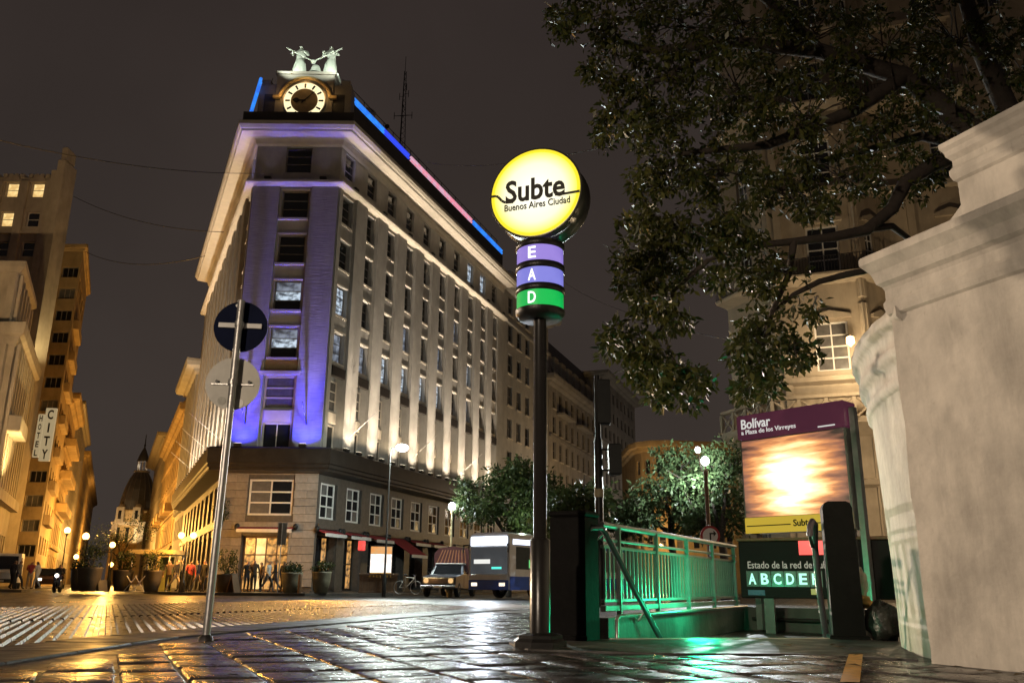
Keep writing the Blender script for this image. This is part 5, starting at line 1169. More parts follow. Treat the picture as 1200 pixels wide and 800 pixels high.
def clumps_in(c, r, n, cr, shell=0.45):
    out = []
    for i in range(n):
        d = RNG.normal(size=3); d /= np.linalg.norm(d); f = shell + (1-shell)*RNG.random()
        out.append((c[0]+d[0]*r[0]*f, c[1]+d[1]*r[1]*f, c[2]+d[2]*r[2]*f, cr*(0.6+0.8*RNG.random())))
    return out
def street_tree(name, label, base, h, crowns, nper, size, mt, tr=0.14, group=None, per=26, cr=0.45):
    """crowns: (dx,dy,z,rx,ry,rz,nclumps)"""
    t = thing(name, label, 'tree', base, 0, group)
    q = MB(); q.tube([(0,0,-0.1),(0.05,0,h*0.2),(-0.04,0.05,h*0.38)], [tr*1.25,tr,tr*0.8], 10); q.build('trunk', bark, t)
    cl = []
    for (dx,dy,z,rx,ry,rz,n) in crowns:
        mid = Vector((dx*0.4,dy*0.4,(h*0.38+z)/2+0.1)); b = MB()
        b.tube([(-0.04,0.05,h*0.36), tuple(mid), (dx,dy,z)], [tr*0.6,tr*0.4,tr*0.15], 7)
        for j in range(5):
            e = Vector((dx,dy,z)) + Vector(RNG.normal(size=3)*np.array([rx,ry,rz])*0.6); b.tube([tuple(mid.lerp(Vector((dx,dy,z)),0.5+0.1*j)), tuple(e)], [tr*0.2,tr*0.05], 5)
        b.build('limb', bark, t); cl += clumps_in((dx,dy,z),(rx,ry,rz),n,cr)
    me = leaves_mesh('crown', cl, per, size, mt); stuff(put('crown', me, t)); return t
leafD = leafmat('ficus_leaf', (0.018,0.028,0.007), (0.082,0.080,0.020), 0.38, 0.22)
leafO = leafmat('plane_leaf', (0.022,0.038,0.014), (0.065,0.085,0.027), 0.4, 0.25)
leafG = leafmat('feathery_leaf', (0.035,0.065,0.025), (0.09,0.13,0.055), 0.4, 0.3)
# big evergreen hanging over the wall: limbs reach out from a trunk behind it
bt = thing('evergreen_tree', 'large dark evergreen tree whose limbs hang over the wall across the upper right sky', 'tree', (13.5, 15.5, 0))
o3 = Vector((13.5,15.5,0)); PX = lambda x, y, Y: tuple(at(x, y, Y) - o3)
q = MB(); q.tube([(0,0,-0.2),(-0.2,-0.1,2.5),(-0.5,-0.3,5.2),(-1.2,-0.8,7.5)], [0.75,0.6,0.52,0.42], 14); q.build('trunk', bark, bt)
limbs = [([(-0.9,-0.6,6.6),PX(1260,110,12.5),PX(1160,165,12.0),PX(1090,195,11.6),PX(1060,215,11.4)],[0.26,0.18,0.13,0.11,0.10]),
 ([PX(1060,215,11.4),PX(1045,245,11.2),PX(1015,270,11.0),PX(975,278,10.8),PX(930,283,10.6),PX(880,288,10.5),PX(830,305,10.3)],[0.10,0.09,0.08,0.065,0.05,0.04,0.02]),
 ([PX(1020,268,11.0),PX(1045,265,11.4),PX(1068,282,12.0)],[0.06,0.05,0.04]),
 ([PX(930,283,10.6),PX(925,320,10.5),PX(905,365,10.4),PX(890,420,10.3)],[0.05,0.04,0.03,0.02]),
 ([PX(1040,312,11.2),PX(990,322,11.0),PX(960,330,10.8),PX(930,345,10.6),PX(900,370,10.5)],[0.045,0.045,0.04,0.03,0.02]),
 ([PX(830,305,10.3),PX(790,340,10.2),PX(775,385,10.1),PX(765,400,10.0),PX(730,415,10.0)],[0.035,0.03,0.025,0.02,0.01]),
 ([PX(775,385,10.1),PX(790,425,10.1),PX(830,445,10.1)],[0.02,0.015,0.01]),
 ([PX(1160,170,12.0),PX(1060,90,12.0),PX(960,60,11.6),PX(860,50,11.2),PX(760,60,10.8),PX(700,40,10.6)],[0.2,0.15,0.12,0.09,0.06,0.03]),
 ([PX(1060,90,12.0),PX(1000,130,11.6),PX(900,170,11.2),PX(800,180,10.8)],[0.12,0.1,0.07,0.04]),
 ([PX(960,60,11.6),PX(900,0,11.4),PX(820,-60,11.2)],[0.1,0.08,0.05]), ([PX(860,50,11.2),PX(760,100,10.9),PX(715,140,10.8)],[0.05,0.04,0.02]),
 ([PX(1190,150,12.2),PX(1150,60,12.2),PX(1120,-40,12.0)],[0.18,0.14,0.1]), ([PX(1140,170,12.1),PX(1080,160,12.6),PX(960,190,12.4)],[0.12,0.08,0.04])]
for P, r in limbs: q = MB(); q.tube(P, r, 8); q.build('limb', bark, bt)
tw = MB()
# leaf masses: (px, py, depth, radius px x, radius px y, clumps)
LM = [(690,20,10.6,45,28,26),(660,25,10.6,22,20,9),(745,15,10.8,50,30,20),(720,75,10.7,40,32,22),(725,115,10.6,38,48,34),(735,160,10.7,36,18,18),(790,90,11,60,50,50),(800,30,11.2,60,40,44),(860,110,11.2,60,60,60),(870,30,11.4,60,40,46),(950,50,11.6,70,55,64),(950,140,11.4,70,50,62),
 (1040,60,12,70,60,62),(1040,150,12,60,40,44),(1120,50,12.3,70,60,60),(1120,140,12.2,50,30,26),(1180,60,12.4,40,60,32),(1190,140,12.4,25,18,8),(1090,195,12.2,22,22,12),(1060,225,12.4,26,24,12),(850,200,11,60,40,46),(920,225,11,60,38,44),(985,205,11.2,46,28,20),(790,200,10.6,40,24,24),
 (760,225,10.4,20,32,20),(750,265,10.3,24,30,22),(770,300,10.2,44,34,40),(745,320,10.2,20,26,18),(800,270,10.4,50,36,38),(850,265,10.6,46,30,34),(880,300,10.5,40,22,20),(830,325,10.3,22,16,10),(765,350,10.1,34,22,24),(795,372,10.1,18,16,10),
 (735,402,10,32,18,22),(765,425,10,36,20,28),(790,455,10,36,24,30),(822,444,10,14,9,5),(715,398,10,14,12,7),(895,345,10.5,24,26,14),(893,395,10.3,36,26,28),(930,408,10.3,26,20,16),(890,432,10.2,26,26,20),(882,455,10.2,20,16,12),(868,408,10.3,22,16,12),(945,362,10.5,20,14,8),(915,318,10.6,24,14,8),(945,235,11,30,20,12),(790,140,10.8,40,30,30)]
cl = []
for (px, py, Y, rx, ry, n) in LM:
    for i in range(int(n*0.80)):
        a, f = RNG.random()*6.283, math.sqrt(RNG.random()); yy = Y + RNG.normal(0,0.55)
        p = at(px+math.cos(a)*f*rx, py+math.sin(a)*f*ry, yy) - o3
        if p.z < 2.2: continue
        cl.append((p.x, p.y, p.z, 0.135*(0.6+0.8*RNG.random())))
        if RNG.random() < 0.5:
            c0_ = at(px, py, Y) - o3; tw.tube([tuple(c0_ + Vector(RNG.normal(size=3)*0.06)), tuple(c0_.lerp(p,0.5)+Vector((0,0,0.05))), (p.x,p.y,p.z)], [0.014,0.010,0.005], 4, False)
tw.build('twigs', bark, bt)
stuff(put('crown', leaves_mesh('crown', cl, 30, 0.105, leafD, 0.5), bt))
# street trees
street_tree('street_tree', 'leafy street tree behind the moving bus, its right side lit green', tuple(at(596,690,48.5).xy)+(0,), 8.2,
  [(-1.6,0,4.7,1.5,1.4,0.9,60),(0.2,0.3,6.2,1.6,1.5,1.2,90),(1.6,0,5.4,1.5,1.4,1.2,80),(0.9,-0.6,4.0,1.3,1.2,0.9,60),(2.8,0.4,4.6,1.3,1.3,1.2,60),(-2.6,0.3,5.4,0.7,0.7,0.8,16)], 0, 0.28, leafO, group='street trees', per=26)
b = at(612,590,46.5); lamp((b.x+0.2, b.y-0.9, 3.9), 160, (0.8,1.0,0.75), 0.1)
def tree_at(px, Y, label, h, crowns, mt=leafO, size=0.26, per=26, cr=0.45, tr=0.16): 
    p = at(px, 690, Y); return street_tree('street_tree', label, (p.x, Y, 0), h, crowns, 0, size, mt, tr, 'street trees', per, cr)
tree_at(700, 38, 'low dark tree behind the railing at the foot of the avenue blocks', 5.2, [(-1.2,0,3.2,1.5,1.3,1.0,60),(1.2,0,3.4,1.3,1.3,1.0,50),(-0.2,0,4.3,0.9,0.9,0.7,20)])
tree_at(672, 27, 'dark shrubby tree rising behind the left entrance pillar', 4.2, [(-0.2,0,2.3,0.8,0.8,0.9,40),(0.5,0.1,3.0,0.5,0.6,0.5,18)])
tree_at(790, 36, 'feathery tree lit white by the globe lamp, left of it', 6.6, [(-0.2,0,4.2,1.5,1.4,0.8,50),(0.5,-0.2,5.4,1.2,1.2,0.8,40),(-1.3,0,3.4,1.0,1.0,0.8,30),(0.9,-0.3,3.3,1.1,1.0,0.8,36)], leafG, 0.22, 30)
tree_at(850, 33, 'feathery tree around the globe lamp beside the station sign', 6.4, [(-0.5,0.8,4.3,1.2,1.0,1.0,44),(0.7,0.9,5.2,1.1,1.0,0.8,36),(0.6,0.5,3.4,1.0,0.9,1.0,36),(-0.8,0.4,3.0,0.7,0.6,0.7,24)], leafG, 0.22, 30)
p = at(137, 690, 74); street_tree('street_tree', 'fine twiggy tree glowing orange in the side street lamplight', (p.x, 74, 0), 6.5, [(-0.8,0,4.2,1.9,1.6,1.2,50),(1.2,0,4.8,1.6,1.5,1.2,40),(-1.8,0,3.0,1.0,1.0,0.8,16)], 0, 0.16, leafO, 0.12, 'street trees', 16, 0.6)

# ------------------------------------------------------------------ lamps in view
def column_lamp(px, Y, ztop, label, col, power, globes, r=0.17, st=14, postm=None, group='street lamps', py=690):
    p = at(px, py, Y); t = thing('street_lamp', label, 'street lamp', (p.x, Y, 0), 0, group); pm = postm or M['iron']
    MB().lathe([(0.16,-0.12),(0.16,0.5),(0.09,0.62),(0.06,0.9),(0.045,ztop-0.3)], 12).build('post', pm, t)
    for (dx, dz) in globes:
        MB().ball((dx,0,ztop+dz), (r,r*1.1), 14, 9).build('globe', emit('lit_globe', col, st), t)
        if abs(dx) > 0.05: MB().tube([(0,0,ztop-0.45),(dx*0.6,0,ztop-0.55),(dx,0,ztop+dz-r)], 0.025, 6).build('bracket', pm, t)
        else: MB().lathe([(0.05,-0.35),(0.11,-0.2),(r*0.7,-0.05)], 10, (0,0,ztop+dz-r*0.7)).build('collar', pm, t)
        for dy in (-0.32, 0.32): lamp((p.x+dx, Y+dy, ztop+dz), power*0.6, col, r*0.8, 'street_and_fill_light')
    return t
p = at(450, 690, 46.8); t = thing('street_lamp', 'tall slender street lamp with blazing white head in front of the lit piers', 'street lamp', (p.x, 46.8, 0), 0, 'street lamps')
zl = at(462, 524, 46.8).z
MB().lathe([(0.11,-0.12),(0.11,0.9),(0.055,1.0),(0.04,zl-0.4)], 10).build('post', M['iron'], t); MB().tube([(0,0,zl-0.45),(0.05,0,zl-0.05),(0.35,0,zl+0.08),(0.6,0,zl+0.08)], 0.03, 6).build('arm', M['iron'], t)
q = MB(); q.ball((0.62,0,zl-0.02), (0.34,0.20), 12, 8); q.build('lamp_head', emit('blazing_white', (0.88,1.0,0.95), 60), t); lamp((p.x+0.62, 46.5, zl-0.2), 2500, (0.86,1.0,0.92), 0.15); spot((p.x+0.62, 46.4, zl-0.2), (p.x+3, 18, 0), 9000, (0.88,1.0,0.94), 100, 1.0, 0.25, 'street_and_fill_light')
column_lamp(527, 48.5, at(527,593,48.5).z, 'short lantern post standing behind the truck, glowing white', (0.85,0.95,1.0), 260, [(0,0)], 0.20, 16, mat('cream_post',(0.42,0.36,0.22),0.5))
column_lamp(213, 47.4, at(213,627,47.4).z, 'lamp post with two orange globes by the corner cafe', (1.0,0.44,0.08), 620, [(-0.33,0),(0.33,0)], 0.17, 9)
column_lamp(125, 60, at(125,638,60).z, 'orange globe lamp above the planter, upper of the pair in the side street', (1,0.52,0.13), 240, [(0,0)], 0.18, 10)
column_lamp(126.5, 64, at(126,661,64).z, 'small low orange lamp below a brighter one in the side street', (1,0.52,0.13), 90, [(0,0)], 0.16, 8)
column_lamp(92, 66, at(92,628,66).z, 'orange globe lamp near the white van', (1,0.52,0.13), 300, [(0,0)], 0.24, 10)
column_lamp(84, 95, at(84,652,95).z, 'distant small orange lamp far down the side street', (1,0.6,0.2), 700, [(0,0)], 0.24, 9)
column_lamp(69, 80, at(69,621,80).z, 'orange wall height lamp deep in the side street beside the ochre houses', (1,0.6,0.2), 900, [(0,0)], 0.26, 8)
b = at(47, 520, 58); spot((b.x+1.5, b.y-3, 6.2), (b.x-6, b.y, 18), 3600, (1.0,0.72,0.30), 80, 0.8, 0.1)
b = PL(24.5, 11.6); spot((b[0], b[1], 17.2), (b[0]-2.0, b[1]+1.6, 27), 1500, (1.0,0.80,0.40), 110, 0.9, 0.1)
for s_, w_, pw in ((28,6.5,2200),(48,6.5,6500),(70,6,8500),(100,6,10000),(150,6,12000)):
    b = PL(s_, w_); lamp((b[0], b[1], 6.2), pw, SODIUM, 0.3, 'side_street_light')
b = PL(14, 6.5); lamp((b[0], b[1], 5.5), 1100, SODIUM, 0.3, 'side_street_light')
# ornate lamp in the plaza
p = at(834, 690, 31); t = thing('plaza_lamp', 'ornate brown lamp post with white globes glowing among the feathery trees', 'street lamp', (p.x, 31, 0), 0, 'street lamps')
bp_ = mat('brown_lamp_post', (0.16,0.085,0.045), 0.5, 0.2, 5, 0.1); zl = at(833, 540, 31).z
MB().lathe([(0.2,-0.1),(0.2,0.5),(0.11,0.7),(0.085,1.2),(0.07,zl-0.5),(0.1,zl-0.45),(0.05,zl-0.3)], 12).build('post', bp_, t)
for i, (dx, dz, r_, pw) in enumerate([(0,0.0,0.15,3200),(-0.24,0.40,0.10,1)]):
    MB().ball((dx,0,zl+dz), (r_,r_*1.1), 12, 8).build('globe', emit('white_globe', (0.90,0.98,1.0), 16 if pw else 3), t)
    MB().tube([(0,0,zl-0.4),(dx*0.7,0,zl-0.35),(dx,0,zl+dz-r_)], 0.025, 6).build('bracket', bp_, t)
    if pw > 1: spot((p.x+dx, 31.2, zl+dz), (p.x-0.4, 36, zl+0.1), 3000, (0.9,0.98,1.0), 95, 0.9, 0.12, 'plaza_lamp_light'); spot((p.x+dx, 30.7, zl+dz), (p.x-1, 20, 0), 2500, (0.9,0.98,1.0), 120, 0.8, 0.12, 'plaza_lamp_light')
p2_ = at(832, 623, 24); t = thing('round_road_sign', 'small round no turning sign with red rim above the railing', 'sign', (p2_.x, 24, 0))
MB().tube([(0,0.03,-0.1),(0,0.03,p2_.z+0.2)], 0.03, 8).build('post', M['steel'], t); d = MB().disc((0,0,p2_.z-0.1), 0.27, 24, 'y', 0.02).build('red_rim', mat('sign_red',(0.35,0.03,0.03),0.5), t)
put('white_field', MB().disc((0,-0.012,p2_.z-0.1), 0.205, 24, 'y', 0.012).mesh('white_field', M['white_paint']), d)
q = MB(); q.box(-0.02,0.02,-0.026,-0.019,p2_.z-0.22,p2_.z-0.02); q.box(-0.02,0.12,-0.0262,-0.0192,p2_.z-0.06,p2_.z-0.02); q.prism_y([(0.09,p2_.z-0.12),(0.09,p2_.z+0.04),(0.165,p2_.z-0.04)],-0.026,-0.019); put('arrow', q.mesh('arrow', ink), d)
# traffic signals seen from behind, right of the avenue
p = at(704, 690, 23); t = thing('traffic_light', 'dark traffic signal pole with two heads seen from behind', 'traffic light', (p.x, 23, 0))
zt_ = at(704, 440, 23).z
MB().lathe([(0.11,-0.12),(0.11,zt_-1.8),(0.08,zt_-1.7),(0.08,zt_)], 10).build('pole', M['iron'], t)
sg_ = mat('signal_casing', (0.02,0.021,0.02), 0.5, 0.2, 5, 0.1); glowr = emit('signal_glow', (0.9,0.32,0.12), 0.55)
for (px, y0_, y1_, nm) in ((707,445,497,'a'),(720,520,556,'b')):
    a, b = at(px, y0_, 23), at(px, y1_, 23); h_ = a.z-b.z; x = a.x - p.x
    hd_ = MB().bbox(x-0.17, x+0.17, -0.12, 0.14, b.z, a.z, 0.03).build('signal_head', sg_, t)
    for k in range(3):
        zc_ = b.z + h_*(k+0.5)/3; v = MB(); v.lathe([(0.15,0),(0.15,0.24)], 12, (0,0,0), R_(-20), R_(200)); o = put('visor', v.mesh('visor', sg_), hd_, (x,0.14,zc_)); o.rotation_euler = (R_(-90),0,0)
        put('lens', MB().disc((x,0.145,zc_), 0.13, 14, 'y', 0.01).mesh('lens', glowr if k == 2 or nm == 'b' else M['glass']), hd_)
    MB().tube([(0,0,a.z-0.15),(x,0,a.z-0.15)], 0.03, 6).build('bracket', M['iron'], t); MB().tube([(0,0,b.z+0.12),(x,0,b.z+0.12)], 0.03, 6).build('bracket', M['iron'], t)
MB().lathe([(0.125,0),(0.125,0.22)], 10, (0,0,at(704,578,23).z-0.1)).build('notice_band', mat('notice',(0.4,0.33,0.2),0.6), t)
# ------------------------------------------------------------------ planters, people and things by the corner
potm = [mat('planter_dark', (0.06,0.05,0.035), 0.6, 0.2, 4, 0.3), mat('planter_olive', (0.20,0.18,0.12), 0.6, 0.2, 4, 0.3)]
def planter(px, Y, w, h, label, m, shrub, flower=False):
    p = at(px, 690, Y); t = thing('planter', label, 'planter', (p.x, Y, 0.02), 0, 'planters along the kerb')
    MB().lathe([(w*0.30,0),(w*0.34,0.02),(w*0.47,h*0.55),(w*0.50,h*0.92),(w*0.53,h),(w*0.47,h*1.0),(w*0.45,h*0.9),(0.01,h*0.88)], 20).build('pot', m, t)
    if shrub:
        cl = clumps_in((0,0,h+shrub*0.45),(w*0.52,w*0.45,shrub*0.55), 26, 0.2); q = MB()
        for i in range(7): q.tube([(RNG.normal(0,.08),RNG.normal(0,.08),h*0.88),(RNG.normal(0,w*0.22),RNG.normal(0,w*0.2),h+shrub*0.7)], 0.018, 4)
        q.build('stems', bark, t); stuff(put('foliage', leaves_mesh('foliage', cl, 22, 0.14, leafO), t))
    if flower:
        for i in range(9):
            q = MB(); q.ball((RNG.normal(0,w*0.2),RNG.normal(0,w*0.2),h+0.08+0.3*RNG.random()), (0.06,0.06), 6, 4); q.build('flower', M['white_paint'] if i % 2 else mat('flower_orange',(0.5,0.2,0.05),0.6), t)
    return t
planter(103, 46.5, 1.2, 1.2, 'very large dark planter with a bushy shrub, leftmost of the planters', potm[0], 1.2)
planter(91, 48.5, 0.9, 1.15, 'plain dark planter half hidden behind the leftmost large one', potm[0], 0.3)
planter(142, 48.0, 1.05, 1.1, 'dark planter with spreading shrub beside the folding chair', potm[0], 1.1)
planter(177, 48.0, 1.0, 1.1, 'dark planter with lit twiggy shrub under the pale canopy', potm[0], 1.2)
planter(263, 47.5, 1.15, 0.95, 'dark planter with tall dense shrub right of the steel sign pole', potm[0], 1.35)
planter(341, 47.5, 1.1, 1.05, 'olive planter with low shrub by the cafe door', potm[1], 0.5)
planter(376, 47.2, 1.0, 1.1, 'pale olive planter holding flowers at the building corner', potm[1], 0.5, True)
# wall ivy by the pole
p = FC.w(0.15, -0.5, 4.6); t = thing('hanging_plant', 'trailing orange lit plant on the corner wall above the shrub planter', 'plant', tuple(p)); stuff(put('foliage', leaves_mesh('foliage', clumps_in((0,0,0),(0.5,0.3,0.8),22,0.16), 18, 0.13, leafO), t)); MB().tube([(0,0.3,-0.9),(0.1,0.2,0),(-0.2,0.2,0.8)], 0.02, 5).build('stem', bark, t)
P1 = [figure('stand', 0.0), figure('walk', 1.0, ((0.05,0.25),(0.05,-0.25)), 0.06), figure('stand', 0.15, ((0.03,0.8),(0.05,0.05))), figure('walk', -0.8, ((0.05,-0.2),(0.06,0.3)), 0.04)]
CLM = {}
def cm_(c):
    if c not in CLM: CLM[c] = mat('cloth', c, 0.85, 0.15, 8, 0.2, 40)
    return CLM[c]
DK, NV, GY, WT, BE, RD, BR, TN = (0.015,0.014,0.014),(0.02,0.024,0.04),(0.10,0.10,0.10),(0.6,0.58,0.54),(0.30,0.24,0.16),(0.25,0.03,0.03),(0.07,0.045,0.025),(0.18,0.12,0.07)
skins = [mat('skin_a',(0.36,0.21,0.14),0.6,0.06,6,0.05), mat('skin_b',(0.24,0.13,0.08),0.6,0.06,6,0.05)]; hairs = [mat('hair_dark',(0.012,0.009,0.007),0.5,0.2,20,0.2), mat('hair_brown',(0.06,0.035,0.018),0.5,0.2,20,0.2)]
def person(px, Y, pose, rz, top, bot, label, group=None, h=1.0, me=None, z=0.02):
    p = at(px, 690, Y); m_ = (me or P1[pose]).copy(); mi_ = [q.material_index for q in m_.polygons]; m_.materials.clear()
    for mm_ in (skins[int(px) % 2], hairs[int(px) % 2], cm_(top), cm_(bot), cm_(DK)): m_.materials.append(mm_)
    m_.polygons.foreach_set('material_index', mi_)
    o = put('person', m_, None, (p.x, Y, z), R_(rz)); o.scale = (h,h,h); return tag(o, label, 'person', group)
G1 = 'people outside the corner cafe'
person(288, 48.9, 0, 40, DK, NV, 'person in black standing at the left jamb of the cafe door', G1, 1.0)
person(296, 48.4, 2, 10, BR, DK, 'person in brown jacket raising one hand by the cafe door', G1, 1.02)
person(305, 49.4, 0, -60, TN, DK, 'person in tan coat facing right at the cafe front', G1, 0.97)
person(313, 48.6, 1, 80, WT, GY, 'person in white top and grey trousers walking at the cafe door', G1, 1.0)
person(321, 49.2, 3, -70, DK, NV, 'person in black top and navy trousers walking right by the cafe door', G1, 1.03)
person(331, 48.3, 0, 150, NV, BR, 'person in navy top and brown trousers beside the olive planter', G1, 0.98)
G2 = 'people on the pavement left of the steel sign pole'
person(196, 48.6, 0, 20, BR, DK, 'person in brown top by the right post of the pale canopy', G2, 0.98)
person(204, 48.2, 1, 80, DK, BE, 'person in black top and beige trousers walking under the double lamp', G2, 1.0)
person(212, 49.2, 3, -80, GY, DK, 'person in grey top walking behind the double lamp post', G2, 1.02)
person(221, 48.4, 2, 30, RD, DK, 'person in dark red top right of the double lamp post', G2, 0.97)
person(230, 49.0, 1, -90, NV, TN, 'person in navy top and tan trousers walking left of the steel sign pole', G2, 1.0)
person(238, 48.2, 0, -30, DK, DK, 'person all in black close left of the steel sign pole', G2, 1.0)
G3 = 'people near the white van'
person(13, 53, 0, 160, NV, DK, 'person in navy top standing in front of the white van', G3, 1.0)
person(19, 53.5, 1, 90, GY, NV, 'person in grey top walking past the back of the white van', G3, 1.0)
person(33, 55, 2, 40, RD, BE, 'person in dark red top and beige trousers right of the white van', G3, 1.0)
person(41, 54, 3, -90, WT, WT, 'person in white walking toward the motorcycle', G3, 0.98)
# café canopy with posts
a, b = at(160, 690, 50), at(203, 690, 50); t = thing('cafe_canopy', 'pale yellow flat canopy on thin posts over a small cafe terrace', 'canopy', (a.x, 50, 0)); w = b.x-a.x; zc = at(180, 650, 50).z
can = mat('cream_canvas', (0.55,0.45,0.22), 0.7, 0.1, 4, 0.1)
MB().bbox(-0.2, w+0.2, -1.2, 1.2, zc, zc+0.26, 0.03).build('roof', can, t)
for x in (0, w):
    for y in (-1.05, 1.05): MB().tube([(x,y,0),(x,y,zc)], 0.04, 6).build('post', M['white_paint'], t)
MB().bbox(0.75, 1.5, 1.0, 1.1, 0, 1.9, 0.02).build('screen', mat('olive_screen',(0.30,0.30,0.08),0.6), t)
p = at(157, 690, 47.4); t = thing('folding_chair', 'pale folding chair frame standing open between two planters', 'chair', (p.x, 47.4, 0.02))
for s_ in (-0.22, 0.22):
    MB().tube([(s_-0.32,0,0),(s_+0.28,0,0.8)], 0.022, 6).build('leg', M['white_paint'], t); MB().tube([(s_+0.32,0.05,0),(s_-0.26,0.05,0.8)], 0.022, 6).build('leg', M['white_paint'], t)
MB().bbox(-0.3, 0.3, -0.15, 0.2, 0.42, 0.45, 0.01).build('seat', M['brown_wood'], t); MB().tube([(-0.52,0.02,0.01),(0.52,0.02,0.01)], 0.02, 6).build('stretcher', M['white_paint'], t)
def aboard(px, Y, label, m, h=0.95):
    p = at(px, 690, Y); t = thing('folding_sign_board', label, 'sign', (p.x, Y, 0.02), R_(70))
    for s_ in (-1, 1): o = MB().bbox(-0.3, 0.3, -0.015, 0.015, 0, h, 0.006).build('board', m, t, (0, s_*0.24, 0)); o.rotation_euler = (s_*0.26, 0, 0)
aboard(274, 46.8, 'leaning sandwich board left of the cafe door, pale edge to the right', M['brown_wood'])
aboard(117, 46.8, 'small dark sandwich board right of the leftmost big planter', M['iron'], 0.6)
# slim sign post by the cafe
p = at(325, 690, 46.9); t = thing('bus_stop_sign', 'slim post with a narrow grey plate standing before the cafe door', 'sign', (p.x, 46.9, 0)); zt_ = at(326, 612, 46.9).z
MB().tube([(0,0,0),(0,0,zt_)], 0.04, 8).build('post', M['steel'], t); MB().bbox(-0.22, 0.26, -0.03, 0.0, zt_-1.15, zt_, 0.01).build('plate', mat('plate_grey',(0.20,0.19,0.17),0.5), t)
p = at(351, 690, 46.8); t = thing('bollard', 'short wooden bollard between the two olive planters', 'bollard', (p.x, 46.8, 0)); MB().lathe([(0.10,0),(0.10,0.9),(0.08,0.98),(0.01,1.0)], 10).build('post', M['brown_wood'], t)
# lit poster and timber hoarding
b = at(445, 690, 47.6); t = thing('lit_poster_panel', 'bright white poster panel with orange top and bottom bands above a timber hoarding', 'sign', (b.x, b.y, 0.02), R_(5)); t.scale = (0.70,1,0.62); 
MB().bbox(-0.85, 0.85, -0.1, 0.1, 1.3, 4.0, 0.02).build('case', M['iron'], t); MB().box(-0.80, 0.80, -0.115, -0.09, 1.75, 3.3).build('poster', emit('poster_white', (1.0,0.95,0.88), 1.5, (0.5,0.35,0.3), 0.5, 2.5), t)
MB().box(-0.80, 0.80, -0.116, -0.09, 3.32, 3.92).build('orange_band', emit('poster_orange', (0.95,0.36,0.06), 0.9, (0.7,0.45,0.2), 0.6, 3), t); MB().box(-0.80, 0.80, -0.116, -0.09, 1.36, 1.73).build('orange_band', emit('poster_yellow', (0.95,0.50,0.04), 0.9), t)
b = at(444, 690, 47.0); t = thing('timber_hoarding', 'low brown timber hoarding with vertical boards below the lit poster', 'barrier', (b.x-0.1, b.y, 0.02), R_(5)); t.scale = (0.72,1,0.95)
for k in range(11): MB().bbox(-1.3+k*0.25, -1.3+k*0.25+0.235, -0.02, 0.02, 0.06, 1.05, 0.006).build('plank', mat('hoarding_wood',(0.22,0.13,0.075),0.6,0.3,3,0.3,20) if k == 0 else bpy.data.materials['hoarding_wood'], t)
MB().bbox(-1.35, 1.5, -0.05, -0.02, 1.0, 1.1, 0.006).build('rail', bpy.data.materials['hoarding_wood'], t); MB().bbox(-1.35, 1.5, -0.05, -0.02, 0.05, 0.13, 0.006).build('rail', bpy.data.materials['hoarding_wood'], t)
b = at(424, 639, 51.5); t = thing('red_lantern_sign', 'small glowing red box sign hanging under the awnings', 'sign', tuple(b), FR.ang); MB().bbox(-0.17, 0.17, -0.15, 0.15, -0.28, 0.28, 0.03).build('box', emit('red_sign', (1.0,0.02,0.015), 1.1, (0.5,0.02,0.02), 0.6, 8), t); MB().tube([(0,0,0.5),(0,0.7,0.6)], 0.03, 5).build('bracket', M['iron'], t)
p = at(484, 688, 46.4); t = thing('bicycle', 'pale bicycle leaning at the kerb just left of the truck', 'bicycle', (p.x-0.3, 46.6, 0.02), R_(-25))
for x in (-0.5, 0.5):
    w_ = MB(); w_.tube([(x+math.cos(a)*0.33,0,0.34+math.sin(a)*0.33) for a in np.linspace(0,2*math.pi,20)], 0.022, 5, False); w_.build('wheel', M['steel'], t)
q = MB()
for a_, b_ in (((-0.5,0,0.34),(-0.15,0,0.85)),((-0.15,0,0.85),(0.4,0,0.82)),((0.4,0,0.95),(0.5,0,0.34)),((-0.1,0,0.34),(0.4,0,0.8)),((-0.1,0,0.34),(-0.18,0,0.95)),((-0.5,0,0.34),(-0.1,0,0.34))): q.tube([a_, b_], 0.025, 6)
q.build('frame', M['white_paint'], t); MB().tube([(0.36,-0.25,1.0),(0.4,0,0.96),(0.36,0.25,1.0)], 0.018, 6).build('handlebar', M['iron'], t); MB().ball((-0.18,0,0.98), (0.11,0.04), 8, 5).build('saddle', M['iron'], t)
# ------------------------------------------------------------------ vehicles
tyre = mat('tyre', (0.015,0.015,0.015), 0.8, 0.2, 8, 0.2); chrome = mat('chrome', (0.55,0.54,0.52), 0.2, 0.1, 4, 0.02, metal=1)
def wheel(par, x, y, r, w):
    o = MB().lathe([(r*0.55,-w/2),(r*0.93,-w/2),(r,-w*0.32),(r,w*0.32),(r*0.93,w/2),(r*0.55,w/2)], 22).build('wheel', tyre, par, (x, y, r)); o.rotation_euler = (R_(90),0,0)
    q = MB(); q.lathe([(0.01,w*0.40),(r*0.2,w*0.42),(r*0.45,w*0.30),(r*0.57,w*0.45)], 16); q.lathe([(0.01,-w*0.40),(r*0.2,-w*0.42),(r*0.45,-w*0.30),(r*0.57,-w*0.45)], 16); put('rim', q.mesh('rim', chrome), o); return o
p = at(517, 690, 46.6); yaw = math.atan2(-uR.y, -uR.x)          # x forward along the vehicle
t = thing('pickup_truck', 'old dark pickup truck with striped red tarpaulin cover parked at the kerb', 'truck', (p.x+0.35, 47.6, ROADZ+0.03), yaw + R_(10))
